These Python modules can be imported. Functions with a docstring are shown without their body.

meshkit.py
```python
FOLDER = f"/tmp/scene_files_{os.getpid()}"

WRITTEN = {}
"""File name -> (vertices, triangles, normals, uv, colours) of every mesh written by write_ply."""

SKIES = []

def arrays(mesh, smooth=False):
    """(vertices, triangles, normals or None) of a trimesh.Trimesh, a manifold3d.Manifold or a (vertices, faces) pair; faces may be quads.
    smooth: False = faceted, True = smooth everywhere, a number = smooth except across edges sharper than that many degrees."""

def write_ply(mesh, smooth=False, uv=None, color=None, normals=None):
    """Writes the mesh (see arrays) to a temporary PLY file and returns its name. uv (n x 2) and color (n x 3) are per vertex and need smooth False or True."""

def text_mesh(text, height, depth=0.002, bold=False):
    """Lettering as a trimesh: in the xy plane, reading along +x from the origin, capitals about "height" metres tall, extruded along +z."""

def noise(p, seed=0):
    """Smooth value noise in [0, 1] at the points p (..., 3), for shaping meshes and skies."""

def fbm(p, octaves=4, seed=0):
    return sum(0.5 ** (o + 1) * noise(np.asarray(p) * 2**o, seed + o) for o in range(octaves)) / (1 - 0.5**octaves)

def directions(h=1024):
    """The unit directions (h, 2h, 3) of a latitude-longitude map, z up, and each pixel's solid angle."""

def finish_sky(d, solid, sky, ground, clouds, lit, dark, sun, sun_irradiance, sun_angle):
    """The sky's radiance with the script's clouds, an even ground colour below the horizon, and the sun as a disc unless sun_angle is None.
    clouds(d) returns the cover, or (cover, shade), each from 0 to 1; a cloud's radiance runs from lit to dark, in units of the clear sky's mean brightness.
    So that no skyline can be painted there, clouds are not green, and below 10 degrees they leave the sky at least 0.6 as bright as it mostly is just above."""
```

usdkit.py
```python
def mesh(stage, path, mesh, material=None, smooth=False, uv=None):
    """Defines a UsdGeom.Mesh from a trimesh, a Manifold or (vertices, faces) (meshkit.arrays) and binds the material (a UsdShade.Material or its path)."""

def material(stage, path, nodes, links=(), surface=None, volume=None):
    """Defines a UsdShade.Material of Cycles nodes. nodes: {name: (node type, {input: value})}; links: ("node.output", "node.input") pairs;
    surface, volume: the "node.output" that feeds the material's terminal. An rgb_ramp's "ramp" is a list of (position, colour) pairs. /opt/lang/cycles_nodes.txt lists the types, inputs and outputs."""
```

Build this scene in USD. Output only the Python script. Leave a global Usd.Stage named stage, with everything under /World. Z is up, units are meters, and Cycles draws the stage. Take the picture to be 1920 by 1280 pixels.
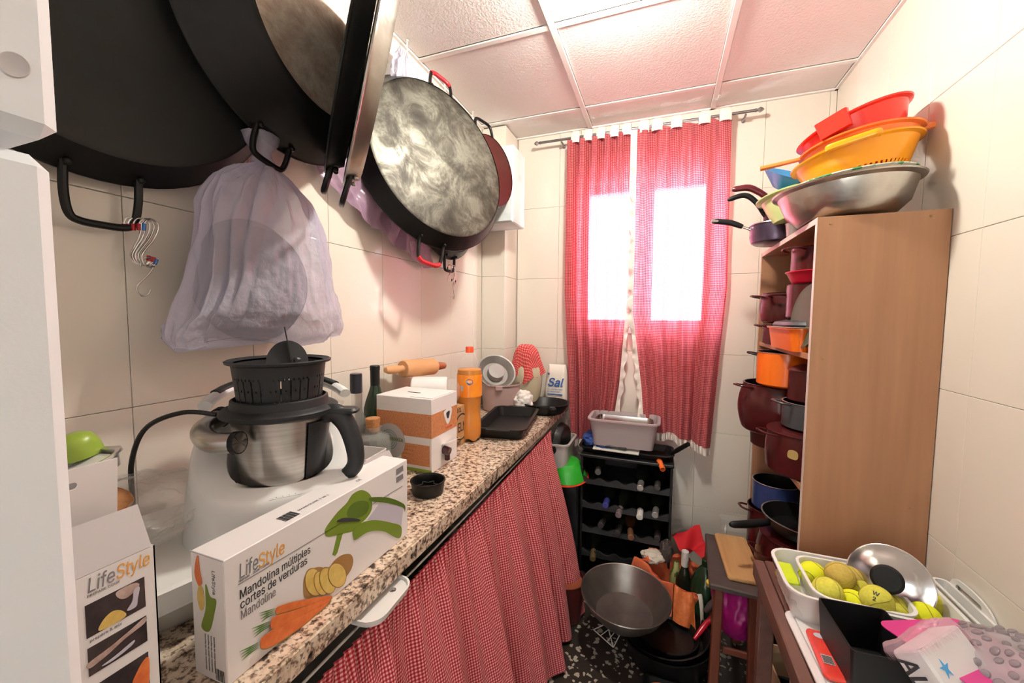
import math, random, sys
import numpy as np
import trimesh
from shapely.geometry import Polygon, Point, box as sbox
from shapely import affinity
from pxr import Usd, UsdGeom, UsdLux, UsdShade, Gf, Sdf
import usdkit, meshkit

random.seed(7)
RNG = np.random.default_rng(7)
stage = Usd.Stage.CreateInMemory()
UsdGeom.SetStageUpAxis(stage, UsdGeom.Tokens.z)
UsdGeom.SetStageMetersPerUnit(stage, 1.0)
WORLD = UsdGeom.Xform.Define(stage, '/World')
stage.SetDefaultPrim(WORLD.GetPrim())
UsdGeom.Scope.Define(stage, '/World/Looks')

# ------------------------------------------------------------------ camera, sky, lamps, exposure
F_PX, YAW, PITCH, ROLL = 744.667, math.radians(-20.6958), math.radians(-3.6537), math.radians(0.5109)
EYE = np.array([0.0, 0.0, 1.40])
EXPOSURE = 0.0
SKY_COLOR, SKY_STRENGTH = (0.92, 0.95, 1.0), 9.5
LAMP_STRENGTH, LAMP_COLOR = 570.0, (1.0, 0.95, 0.84)
HALL_STRENGTH, HALL_COLOR = 8.5, (0.74, 0.88, 1.0)


def cam_axes():
    cy, sy = math.cos(YAW), math.sin(YAW)
    f = np.array([sy * math.cos(PITCH), cy * math.cos(PITCH), math.sin(PITCH)])
    r = np.array([cy, -sy, 0.0])
    u = np.cross(r, f)
    c, s = math.cos(ROLL), math.sin(ROLL)
    return c * r + s * u, -s * r + c * u, f


CAMX, CAMY, CAMF = cam_axes()
camera = UsdGeom.Camera.Define(stage, '/World/camera')
camera.CreateHorizontalApertureAttr(36.0)
camera.CreateVerticalApertureAttr(24.0)
camera.CreateFocalLengthAttr(36.0 * F_PX / 1920)
camera.CreateClippingRangeAttr(Gf.Vec2f(0.01, 1000))
camera.CreateExposureAttr(EXPOSURE)
camera.AddTransformOp().Set(Gf.Matrix4d(*CAMX, 0, *CAMY, 0, *(-CAMF), 0, *EYE, 1))
sky = UsdLux.DomeLight.Define(stage, '/World/sky')
sky.CreateIntensityAttr(SKY_STRENGTH)
sky.CreateColorAttr(Gf.Vec3f(*SKY_COLOR))


def H(px, py, axis, val):
    """the point where the photograph's pixel meets a plane of the room (used to measure, at that plane's true distance)"""
    d = CAMX * ((px - 960) / F_PX) - CAMY * ((py - 640) / F_PX) + CAMF
    return EYE + d * ((val - EYE[axis]) / d[axis])


# ------------------------------------------------------------------ materials
def mat(name, color, rough=0.5, metal=0.0, color2=None, nscale=20.0, lo=0.35, hi=0.65, bump=0.0, bscale=60.0, bdist=0.002, detail=4.0, stretch=None, **kw):
    p = '/World/Looks/' + name
    nodes = {'p': ('principled_bsdf', dict(base_color=color, roughness=rough, metallic=metal, **kw))}
    links = []
    if color2 is not None or bump:
        nodes['tc'] = ('texture_coordinate', {})
        nodes['mp'] = ('mapping', {'scale': stretch or (1, 1, 1)})
        links.append(('tc.object', 'mp.vector'))
    if color2 is not None:
        nodes['n'] = ('noise_texture', {'scale': nscale, 'detail': detail, 'roughness': 0.6})
        nodes['r'] = ('rgb_ramp', {'ramp': [(lo, color), (hi, color2)]})
        links += [('mp.vector', 'n.vector'), ('n.fac', 'r.fac'), ('r.color', 'p.base_color')]
    if bump:
        nodes['bn'] = ('noise_texture', {'scale': bscale, 'detail': 3.0})
        nodes['b'] = ('bump', {'strength': bump, 'distance': bdist})
        links += [('mp.vector', 'bn.vector'), ('bn.fac', 'b.height'), ('b.normal', 'p.normal')]
    return usdkit.material(stage, p, nodes, links, surface='p.BSDF')


def film(name, color, through, rough=0.2, translucent=0.0, bump=0.0, bscale=30.0):
    """thin plastic film or sheer: partly see-through"""
    nodes = {'p': ('principled_bsdf', dict(base_color=color, roughness=rough)), 't': ('transparent_bsdf', dict(color=(1, 1, 1))),
             'tl': ('translucent_bsdf', dict(color=color)), 'm1': ('mix_closure', dict(fac=translucent)), 'm2': ('mix_closure', dict(fac=through))}
    links = [('p.BSDF', 'm1.closure1'), ('tl.BSDF', 'm1.closure2'), ('m1.closure', 'm2.closure1'), ('t.BSDF', 'm2.closure2')]
    if bump:
        nodes.update(tc=('texture_coordinate', {}), bn=('noise_texture', {'scale': bscale, 'detail': 4.0}), b=('bump', {'strength': bump, 'distance': 0.01}))
        links += [('tc.object', 'bn.vector'), ('bn.fac', 'b.height'), ('b.normal', 'p.normal')]
    return usdkit.material(stage, '/World/Looks/' + name, nodes, links, surface='m2.closure')


def gingham(name, period, c0, c1, c2, translucent=0.0, glow=None, through=0.0, rough=0.8, duty=0.5):
    n = {'uv': ('uvmap', {'attribute': 'st'}), 's': ('separate_xyz', {}), 'p': ('principled_bsdf', {'roughness': rough, 'specular_ior_level': 0.2, 'sheen_weight': 0.05})}
    l = [('uv.UV', 's.vector')]
    for a, o in (('a', 's.x'), ('b', 's.y')):
        n[a + '1'] = ('math', {'math_type': 'multiply', 'value2': 1.0 / period})
        n[a + '2'] = ('math', {'math_type': 'fraction'})
        n[a + '3'] = ('math', {'math_type': 'less_than', 'value2': duty})
        l += [(o, a + '1.value1'), (a + '1.value', a + '2.value1'), (a + '2.value', a + '3.value1')]
    n['sum'] = ('math', {'math_type': 'add'})
    n['half'] = ('math', {'math_type': 'multiply', 'value2': 0.5})
    n['r'] = ('rgb_ramp', {'ramp': [(0.0, c0), (0.5, c1), (1.0, c2)]})
    l += [('a3.value', 'sum.value1'), ('b3.value', 'sum.value2'), ('sum.value', 'half.value1'), ('half.value', 'r.fac'), ('r.color', 'p.base_color')]
    out = 'p.BSDF'
    if translucent:
        n['tl'] = ('translucent_bsdf', {})
        n['r2'] = ('rgb_ramp', {'ramp': list(zip((0.0, 0.5, 1.0), glow or (c0, c1, c2)))})
        n['m'] = ('mix_closure', {'fac': translucent})
        l += [('half.value', 'r2.fac'), ('r2.color', 'tl.color'), ('p.BSDF', 'm.closure1'), ('tl.BSDF', 'm.closure2')]
        out = 'm.closure'
    if through:
        n['tp'] = ('transparent_bsdf', {'color': (1, 0.86, 0.98)})
        n['mm'] = ('mix_closure', {'fac': through})
        l += [(out, 'mm.closure1'), ('tp.BSDF', 'mm.closure2')]
        out = 'mm.closure'
    return usdkit.material(stage, '/World/Looks/' + name, n, l, surface=out)


def granite():
    n = {'tc': ('texture_coordinate', {}), 'v': ('voronoi_texture', {'scale': 95.0, 'randomness': 1.0}), 'v2': ('noise_texture', {'scale': 62.0, 'detail': 5.0, 'roughness': 0.62}), 'v3': ('noise_texture', {'scale': 120.0, 'detail': 3.0}),
         'r1': ('rgb_ramp', {'ramp': [(0.34, (0.04, 0.032, 0.028)), (0.42, (0.25, 0.165, 0.12)), (0.475, (0.60, 0.46, 0.34)), (0.62, (0.74, 0.62, 0.49))]}),
         'r2': ('rgb_ramp', {'ramp': [(0.38, (0.16, 0.12, 0.10)), (0.47, (1, 1, 1))]}), 'mx': ('mix', {'mix_type': 'multiply', 'fac': 0.85}),
         'p': ('principled_bsdf', {'roughness': 0.22})}
    l = [('tc.object', 'v2.vector'), ('tc.object', 'v3.vector'), ('v2.fac', 'r1.fac'), ('v3.fac', 'r2.fac'), ('r1.color', 'mx.color1'), ('r2.color', 'mx.color2'), ('mx.color', 'p.base_color')]
    return usdkit.material(stage, '/World/Looks/granite', n, l, surface='p.BSDF')


def terrazzo():
    n = {'tc': ('texture_coordinate', {}), 'nd': ('noise_texture', {'scale': 26.0, 'detail': 3.0}), 'ma': ('vector_math', {'math_type': 'multiply_add', 'vector2': (0.05, 0.05, 0.05)}), 'v': ('voronoi_texture', {'scale': 46.0, 'feature': 'f1'}), 'sep': ('separate_color', {}), 'd': ('math', {'math_type': 'less_than', 'value2': 0.42}), 'k': ('math', {'math_type': 'greater_than', 'value2': 0.55}), 'a': ('math', {'math_type': 'multiply'}),
         'r': ('rgb_ramp', {'ramp': [(0.0, (0.035, 0.028, 0.023)), (1.0, (0.42, 0.38, 0.31))]}), 'nz': ('noise_texture', {'scale': 9.0}), 'p': ('principled_bsdf', {'roughness': 0.25})}
    l = [('tc.object', 'nd.vector'), ('nd.color', 'ma.vector1'), ('tc.object', 'ma.vector3'), ('ma.vector', 'v.vector'), ('v.color', 'sep.color'), ('v.distance', 'd.value1'), ('sep.r', 'k.value1'), ('d.value', 'a.value1'), ('k.value', 'a.value2'), ('a.value', 'r.fac'), ('r.color', 'p.base_color')]
    return usdkit.material(stage, '/World/Looks/terrazzo', n, l, surface='p.BSDF')


def wood(name, c1, c2, axis=(30, 30, 2.0), rough=0.45):
    return mat(name, c1, rough, color2=c2, nscale=1.0, stretch=axis, lo=0.3, hi=0.7, detail=6)


def emit(name, color, strength):
    return usdkit.material(stage, '/World/Looks/' + name, {'e': ('emission', {'color': color, 'strength': strength})}, [], surface='e.emission')


M = dict(
    tile=mat('cream_tile', (0.79, 0.735, 0.645), 0.13, specular_ior_level=0.5),
    grout=mat('grout', (0.62, 0.575, 0.515), 0.9),
    plaster=mat('plaster', (0.80, 0.77, 0.71), 0.8),
    panel=mat('ceiling_panel', (0.84, 0.80, 0.77), 0.9, bump=0.6, bscale=130.0, bdist=0.003),
    tbar=mat('ceiling_bar', (0.86, 0.83, 0.80), 0.5),
    granite=granite(), terrazzo=terrazzo(),
    ging_curt=gingham('gingham_curtain', 0.0085, (0.66, 0.36, 0.34), (0.56, 0.085, 0.10), (0.46, 0.028, 0.045), translucent=0.36, through=0.05, glow=((0.70, 0.36, 0.40), (0.60, 0.085, 0.15), (0.50, 0.03, 0.075))),
    ging_skirt=gingham('gingham_skirt', 0.0078, (0.74, 0.42, 0.39), (0.52, 0.070, 0.085), (0.30, 0.010, 0.022)),
    ging_cloth=gingham('gingham_cloth', 0.0105, (0.74, 0.50, 0.45), (0.56, 0.10, 0.09), (0.48, 0.035, 0.035), duty=0.70),
    lace=mat('white_lace', (0.82, 0.74, 0.68), 0.85, bump=0.4, bscale=200),
    tab=mat('cream_tab', (0.82, 0.76, 0.68), 0.85),
    steel=mat('brushed_steel', (0.62, 0.60, 0.57), 0.28, 1.0, color2=(0.50, 0.48, 0.46), nscale=3.0, stretch=(2, 2, 60)),
    steel_shiny=mat('shiny_steel', (0.72, 0.70, 0.68), 0.16, 1.0),
    steel_old=mat('hammered_steel', (0.42, 0.40, 0.37), 0.30, 1.0, color2=(0.58, 0.56, 0.52), nscale=9.0, bump=0.25, bscale=18.0, bdist=0.01),
    rod=mat('rod_metal', (0.30, 0.29, 0.30), 0.35, 1.0),
    enamel=mat('black_enamel', (0.006, 0.006, 0.006), 0.36, color2=(0.009, 0.009, 0.009), nscale=40, specular_ior_level=0.3),
    enamel_matte=mat('matte_black', (0.016, 0.016, 0.015), 0.5, color2=(0.023, 0.023, 0.021), nscale=7, specular_ior_level=0.3),
    nonstick=mat('nonstick', (0.009, 0.0085, 0.0085), 0.38, specular_ior_level=0.3),
    plastic_black=mat('black_plastic', (0.008, 0.0085, 0.009), 0.45, specular_ior_level=0.3),
    plastic_grey=mat('charcoal_plastic', (0.022, 0.023, 0.025), 0.45, specular_ior_level=0.35),
    white_gloss=mat('white_gloss', (0.83, 0.83, 0.82), 0.22),
    white_plastic=mat('white_plastic', (0.80, 0.79, 0.76), 0.38),
    white_fridge=mat('fridge_white', (0.80, 0.83, 0.86), 0.42, bump=0.08, bscale=400.0, bdist=0.001),
    card_white=mat('white_card', (0.80, 0.77, 0.76), 0.5),
    card_grey=mat('grey_card', (0.48, 0.45, 0.45), 0.75),
    card_brown=mat('brown_card', (0.50, 0.27, 0.11), 0.85, color2=(0.42, 0.22, 0.09), nscale=30),
    ink=mat('black_ink', (0.04, 0.04, 0.045), 0.5), ink_grey=mat('grey_ink', (0.22, 0.21, 0.22), 0.5), ink_orange=mat('orange_ink', (0.75, 0.36, 0.08), 0.5),
    ink_blue=mat('blue_ink', (0.03, 0.10, 0.33), 0.5), ink_sky=mat('sky_ink', (0.08, 0.35, 0.68), 0.5), ink_dark=mat('photo_dark', (0.025, 0.018, 0.02), 0.4, color2=(0.09, 0.06, 0.055), nscale=18, lo=0.45, hi=0.75),
    ink_skin=mat('photo_pale', (0.55, 0.42, 0.38), 0.5, color2=(0.35, 0.22, 0.18), nscale=60), ink_pot=mat('potato_flesh', (0.72, 0.53, 0.16), 0.5, color2=(0.62, 0.42, 0.10), nscale=60), ink_peel=mat('potato_peel', (0.36, 0.19, 0.06), 0.5),
    carrot=mat('carrot_print', (0.74, 0.20, 0.05), 0.5, color2=(0.62, 0.13, 0.03), nscale=60), leaf=mat('leaf_print', (0.10, 0.22, 0.05), 0.5), lime=mat('lime_print', (0.17, 0.25, 0.025), 0.45), lime_dark=mat('lime_dark_print', (0.09, 0.15, 0.015), 0.5), lilac_print=mat('blade_print', (0.55, 0.52, 0.60), 0.4),
    band=mat('copper_band', (0.62, 0.25, 0.10), 0.6, color2=(0.50, 0.19, 0.08), nscale=200, lo=0.4, hi=0.6),
    teal=mat('teal_print', (0.16, 0.30, 0.28), 0.5), olive=mat('olive_print', (0.16, 0.20, 0.06), 0.5),
    brown_pot=mat('maroon_enamel', (0.070, 0.010, 0.010), 0.17, color2=(0.052, 0.008, 0.008), nscale=14, specular_ior_level=0.35),
    maroon_side=mat('maroon_side', (0.065, 0.013, 0.011), 0.35, specular_ior_level=0.35),
    red_enamel=mat('red_enamel', (0.50, 0.01, 0.03), 0.2), orange_enamel=mat('orange_enamel', (0.85, 0.16, 0.008), 0.22), blue_enamel=mat('blue_enamel', (0.03, 0.05, 0.16), 0.25), grey_enamel=mat('slate_enamel', (0.055, 0.06, 0.065), 0.35),
    rim_pale=mat('pale_rim', (0.42, 0.38, 0.36), 0.3, 0.6), green_lid=mat('olive_lid', (0.075, 0.085, 0.055), 0.5, specular_ior_level=0.2), gold=mat('gold_print', (0.42, 0.29, 0.10), 0.4),
    red_plastic=mat('red_plastic', (0.88, 0.035, 0.02), 0.25, subsurface_weight=0.0), orange_plastic=mat('orange_plastic', (0.90, 0.24, 0.05), 0.25), yellow_plastic=mat('yellow_plastic', (0.93, 0.36, 0.01), 0.22), blue_plastic=mat('blue_plastic', (0.03, 0.25, 0.56), 0.3), lime_plastic=mat('lime_plastic', (0.60, 0.72, 0.30), 0.28), green_plastic=mat('green_plastic', (0.03, 0.40, 0.03), 0.35), plate_print=mat('plate_print', (0.75, 0.76, 0.68), 0.2, color2=(0.10, 0.36, 0.16), nscale=26, lo=0.50, hi=0.56),
    purple_metal=mat('plum_metal', (0.10, 0.07, 0.11), 0.25, 0.7),
    dark_red_plastic=mat('dark_red_plastic', (0.10, 0.01, 0.015), 0.3),
    beech=wood('bookcase_beech', (0.42, 0.212, 0.110), (0.34, 0.163, 0.082), (26, 26, 1.6)), beech_edge=mat('bookcase_edge', (0.66, 0.56, 0.50), 0.4),
    table_wood=wood('table_wood', (0.17, 0.085, 0.065), (0.12, 0.055, 0.042), (40, 2, 40)), stool_wood=mat('stool_wood', (0.075, 0.055, 0.05), 0.6, color2=(0.05, 0.035, 0.03), nscale=12), leg_wood=wood('stool_leg', (0.17, 0.045, 0.022), (0.12, 0.03, 0.015), (30, 30, 3)), board=wood('chopping_board', (0.56, 0.33, 0.14), (0.46, 0.25, 0.09), (40, 3, 40), 0.6),
    pin=wood('rolling_pin', (0.66, 0.36, 0.17), (0.58, 0.29, 0.12), (20, 4, 20), 0.5), pin_grip=mat('pin_grip', (0.42, 0.12, 0.05), 0.4), cork=mat('cork', (0.52, 0.24, 0.09), 0.8, color2=(0.40, 0.17, 0.06), nscale=120),
    glass_dark=mat('dark_bottle', (0.012, 0.016, 0.010), 0.08, specular_ior_level=0.6), glass_green=mat('green_bottle', (0.010, 0.030, 0.013), 0.08), glass_brown=mat('brown_bottle', (0.05, 0.022, 0.01), 0.1),
    glass=film('clear_glass', (0.66, 0.68, 0.64), 0.84, 0.04), wine=mat('red_wine', (0.05, 0.008, 0.012), 0.05), cap_navy=mat('navy_cap', (0.015, 0.017, 0.03), 0.3),
    cap_silver=mat('silver_cap', (0.50, 0.48, 0.47), 0.3, 0.7), cap_white=mat('white_cap', (0.70, 0.68, 0.65), 0.4), cap_blue=mat('blue_cap', (0.04, 0.045, 0.22), 0.35), cap_gold=mat('gold_cap', (0.33, 0.22, 0.10), 0.35, 0.6), cap_dark=mat('dark_cap', (0.04, 0.035, 0.035), 0.35), cap_copper=mat('copper_cap', (0.30, 0.15, 0.08), 0.35, 0.5), cap_mauve=mat('mauve_cap', (0.25, 0.19, 0.20), 0.35, 0.3),
    soda=mat('orange_soda', (0.60, 0.20, 0.008), 0.2), soda_label=mat('soda_label', (0.93, 0.24, 0.01), 0.3, color2=(0.95, 0.34, 0.03), nscale=14), soda_cap=mat('soda_cap', (0.90, 0.11, 0.03), 0.35),
    pink_pot=mat('dusty_pink', (0.43, 0.30, 0.28), 0.4), grey_pan=mat('grey_pan', (0.24, 0.225, 0.21), 0.35, 0.3), grey_disc=mat('grey_disc', (0.34, 0.325, 0.31), 0.45), cream_jar=mat('cream_jar', (0.52, 0.46, 0.32), 0.3), cloth_white=mat('white_cloth', (0.80, 0.76, 0.72), 0.85), salt=mat('salt_bag', (0.80, 0.74, 0.66), 0.45),
    bag=film('lilac_bag', (0.68, 0.66, 0.80), 0.40, 0.16, 0.22, bump=0.9, bscale=30), bag_purple=film('purple_bag', (0.42, 0.28, 0.40), 0.12, 0.25, 0.2, bump=0.6, bscale=14), clear_bag=film('clear_bag', (0.82, 0.81, 0.79), 0.76, 0.10, 0.15, bump=0.9, bscale=45), bubble=film('bubble_bag', (0.55, 0.52, 0.54), 0.25, 0.15, 0.2), pink_film=film('pink_film', (0.80, 0.55, 0.64), 0.55, 0.2, 0.3),
    frosted=film('frosted_plastic', (0.62, 0.55, 0.56), 0.28, 0.35, 0.2), tape=mat('blue_white_box', (0.76, 0.78, 0.78), 0.4, color2=(0.60, 0.68, 0.68), nscale=10, lo=0.5, hi=0.7),
    tennis=mat('tennis_felt', (0.60, 0.56, 0.05), 0.95, color2=(0.68, 0.65, 0.10), nscale=160, bump=0.3, bscale=300), tennis_bright=mat('bright_tennis_felt', (0.76, 0.80, 0.02), 0.95, bump=0.3, bscale=300), tennis_old=mat('old_tennis_felt', (0.50, 0.36, 0.07), 0.95, color2=(0.56, 0.42, 0.10), nscale=160, bump=0.3, bscale=300), seam=mat('tennis_seam', (0.38, 0.34, 0.05), 0.9),
    magenta=mat('magenta_plastic', (0.62, 0.045, 0.25), 0.35), magenta_bag=mat('magenta_bag', (0.40, 0.01, 0.19), 0.35), red_pack=mat('red_wrapper', (0.72, 0.06, 0.035), 0.25, color2=(0.62, 0.04, 0.03), nscale=30), lime_pouch=mat('lime_pouch', (0.66, 0.82, 0.03), 0.35),
    towel=mat('orange_towel', (0.66, 0.15, 0.055), 0.95, color2=(0.55, 0.09, 0.035), nscale=16, bump=0.5, bscale=120), towel_white=mat('white_towel', (0.66, 0.60, 0.50), 0.95), red_cloth=mat('red_cloth', (0.55, 0.008, 0.015), 0.8), terracotta=mat('terracotta', (0.30, 0.085, 0.04), 0.3),
    wok=mat('wok_steel', (0.19, 0.17, 0.155), 0.36, 0.85, color2=(0.24, 0.22, 0.20), nscale=12), blue_cloth=mat('blue_cloth', (0.025, 0.06, 0.24), 0.8), paper=mat('paper_sheet', (0.66, 0.64, 0.58), 0.6), orange_tube=mat('orange_tube', (0.88, 0.16, 0.03), 0.35), wire=mat('white_wire', (0.62, 0.60, 0.56), 0.4), hook=mat('white_hook', (0.80, 0.77, 0.72), 0.35), red_tip=mat('red_tip', (0.42, 0.01, 0.02), 0.35), red_grip=mat('red_grip', (0.55, 0.02, 0.03), 0.3), blue_tip=mat('blue_tip', (0.03, 0.14, 0.42), 0.35), green_glove=mat('green_rubber', (0.01, 0.13, 0.08), 0.5), yellow_green=mat('striped_green', (0.42, 0.44, 0.16), 0.5, color2=(0.06, 0.08, 0.03), nscale=3, stretch=(20, 20, 0.5), lo=0.48, hi=0.52), paper_bag=mat('brown_paper', (0.42, 0.27, 0.15), 0.8, color2=(0.30, 0.10, 0.16), nscale=9, lo=0.55, hi=0.6),
    bread=mat('bread_brown', (0.45, 0.20, 0.07), 0.8, color2=(0.30, 0.12, 0.04), nscale=30), foil=mat('foil', (0.70, 0.68, 0.70), 0.25, 0.9, bump=0.5, bscale=40), olive_green=mat('green_lid', (0.30, 0.42, 0.05), 0.35),
    rubber=mat('black_rubber', (0.01, 0.01, 0.01), 0.5),
    lamp=emit('lamp_glow', LAMP_COLOR, LAMP_STRENGTH), hall=emit('hall_glow', HALL_COLOR, HALL_STRENGTH),
)


def burnt(name, dark, mid, light, scale):
    n = {'tc': ('texture_coordinate', {}), 'n1': ('noise_texture', {'scale': scale, 'detail': 8.0, 'roughness': 0.72, 'distortion': 0.5}), 'n2': ('noise_texture', {'scale': scale * 0.5, 'detail': 3.0}),
         'r1': ('rgb_ramp', {'ramp': [(0.32, dark), (0.46, mid), (0.60, light)]}), 'r2': ('rgb_ramp', {'ramp': [(0.36, (0.28, 0.24, 0.21)), (0.50, (1, 1, 1))]}), 'mx': ('mix', {'mix_type': 'multiply', 'fac': 0.8}),
         'rr': ('map_range', {'from_min': 0.3, 'from_max': 0.7, 'to_min': 0.6, 'to_max': 0.36}), 'b': ('bump', {'strength': 0.25, 'distance': 0.006}), 'p': ('principled_bsdf', {'metallic': 0.55})}
    l = [('tc.object', 'n1.vector'), ('tc.object', 'n2.vector'), ('n1.fac', 'r1.fac'), ('n2.fac', 'r2.fac'), ('r1.color', 'mx.color1'), ('r2.color', 'mx.color2'), ('mx.color', 'p.base_color'), ('n1.fac', 'rr.value'), ('rr.result', 'p.roughness'), ('n1.fac', 'b.height'), ('b.normal', 'p.normal')]
    return usdkit.material(stage, '/World/Looks/' + name, n, l, surface='p.BSDF')


M['burnt'] = burnt('burnt_pan_base', (0.022, 0.018, 0.013), (0.062, 0.056, 0.042), (0.165, 0.160, 0.130), 9.5)
M['burnt_warm'] = burnt('burnt_warm_base', (0.28, 0.18, 0.12), (0.58, 0.46, 0.36), (0.86, 0.79, 0.66), 6.0)

# ------------------------------------------------------------------ object helpers
USED = {}


def numbered(parent, name):
    k = (parent, name)
    USED[k] = USED.get(k, -1) + 1
    return f'{parent}/{name}' if USED[k] == 0 else f'{parent}/{name}_{USED[k]:03d}'


def data(prim, label=None, cat=None, group=None, kind=None):
    for k, v in (('label', label), ('category', cat), ('group', group), ('kind', kind)):
        if v:
            prim.SetCustomDataByKey(k, v)


class Thing:
    """one thing: an Xform at its base; parts are given in world coordinates"""

    def __init__(self, name, label, cat, loc, group=None, kind=None):
        self.path = numbered('/World', name)
        self.loc = np.array(loc, float)
        x = UsdGeom.Xform.Define(stage, self.path)
        x.AddTranslateOp().Set(Gf.Vec3d(*map(float, loc)))
        self.prim = x.GetPrim()
        data(self.prim, label, cat, group, kind)

    def part(self, name, mesh, m, label=None, smooth=35, uv=None, under=None, kind=None):
        path = numbered(under or self.path, name)
        v, f = (np.asarray(mesh.vertices) - self.loc, np.asarray(mesh.faces)) if hasattr(mesh, 'vertices') else (np.asarray(mesh[0]) - self.loc, mesh[1])
        g = usdkit.mesh(stage, path, (v, f), M[m] if isinstance(m, str) else m, smooth=(True if uv is not None else smooth), uv=uv)
        data(g.GetPrim(), label, None, None, kind)
        return path


def single(name, mesh, m, label, cat, group=None, kind=None, smooth=35, uv=None):
    """a thing that is one mesh"""
    path = numbered('/World', name)
    v, f = (np.asarray(mesh.vertices), np.asarray(mesh.faces)) if hasattr(mesh, 'vertices') else mesh
    g = usdkit.mesh(stage, path, (v, f), M[m] if isinstance(m, str) else m, smooth=(True if uv is not None else smooth), uv=uv)
    data(g.GetPrim(), label, cat, group, kind)
    return path


def structure(name, mesh, m, parent=None, label=None, smooth=False):
    path = numbered(parent or '/World', name)
    v, f = (np.asarray(mesh.vertices), np.asarray(mesh.faces)) if hasattr(mesh, 'vertices') else mesh
    g = usdkit.mesh(stage, path, (v, f), M[m], smooth=smooth)
    if not parent:
        data(g.GetPrim(), label, None, None, 'structure')
    return path


def copy_of(src, loc, rotz=0.0, label=None, group=None):
    base = src.path.rsplit('/', 1)[1]
    path = numbered('/World', base)
    x = UsdGeom.Xform.Define(stage, path)
    p = x.GetPrim()
    p.GetReferences().AddInternalReference(src.path)
    x.ClearXformOpOrder()
    x.AddTranslateOp().Set(Gf.Vec3d(*map(float, loc)))
    if rotz:
        x.AddRotateZOp().Set(float(rotz))
    data(p, label, src.prim.GetCustomDataByKey('category'), group or src.prim.GetCustomDataByKey('group'))
    p.SetInstanceable(True)
    return p


# ------------------------------------------------------------------ mesh helpers
cat_ = trimesh.util.concatenate


def tm(v, f):
    f = np.asarray(f, int)
    if f.shape[1] == 4:
        f = np.vstack([f[:, [0, 1, 2]], f[:, [0, 2, 3]]])
    return trimesh.Trimesh(np.asarray(v, float), f, process=False)


def bx(x0, y0, z0, x1, y1, z1, b=0.0):
    x0, x1, y0, y1, z0, z1 = min(x0, x1), max(x0, x1), min(y0, y1), max(y0, y1), min(z0, z1), max(z0, z1)
    if b <= 0:
        m = trimesh.creation.box([x1 - x0, y1 - y0, z1 - z0])
        m.apply_translation([(x0 + x1) / 2, (y0 + y1) / 2, (z0 + z1) / 2])
        return m
    b = min(b, (x1 - x0) / 2.01, (y1 - y0) / 2.01, (z1 - z0) / 2.01)
    P = []
    for sx in (0, 1):
        for sy in (0, 1):
            for sz in (0, 1):
                c = np.array([x1 if sx else x0, y1 if sy else y0, z1 if sz else z0])
                d = np.array([-b if sx else b, -b if sy else b, -b if sz else b])
                for k in range(3):
                    e = d.copy()
                    e[k] = 0
                    P.append(c + e)
    return trimesh.convex.convex_hull(np.array(P))


def lathe(prof, n=48, arc=None):
    prof = np.asarray(prof, float)
    a = np.linspace(0, 2 * np.pi, n, endpoint=False)
    v = np.stack([np.outer(prof[:, 0], np.cos(a)), np.outer(prof[:, 0], np.sin(a)), np.repeat(prof[:, 1:2], n, 1)], -1).reshape(-1, 3)
    f = []
    for i in range(len(prof) - 1):
        for j in range(n):
            k = (j + 1) % n
            if prof[i, 0] > 1e-9 or True:
                f.append((i * n + j, i * n + k, (i + 1) * n + k, (i + 1) * n + j))
    m = tm(v, f)
    m.merge_vertices()
    m.update_faces(m.nondegenerate_faces())
    return m


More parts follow.
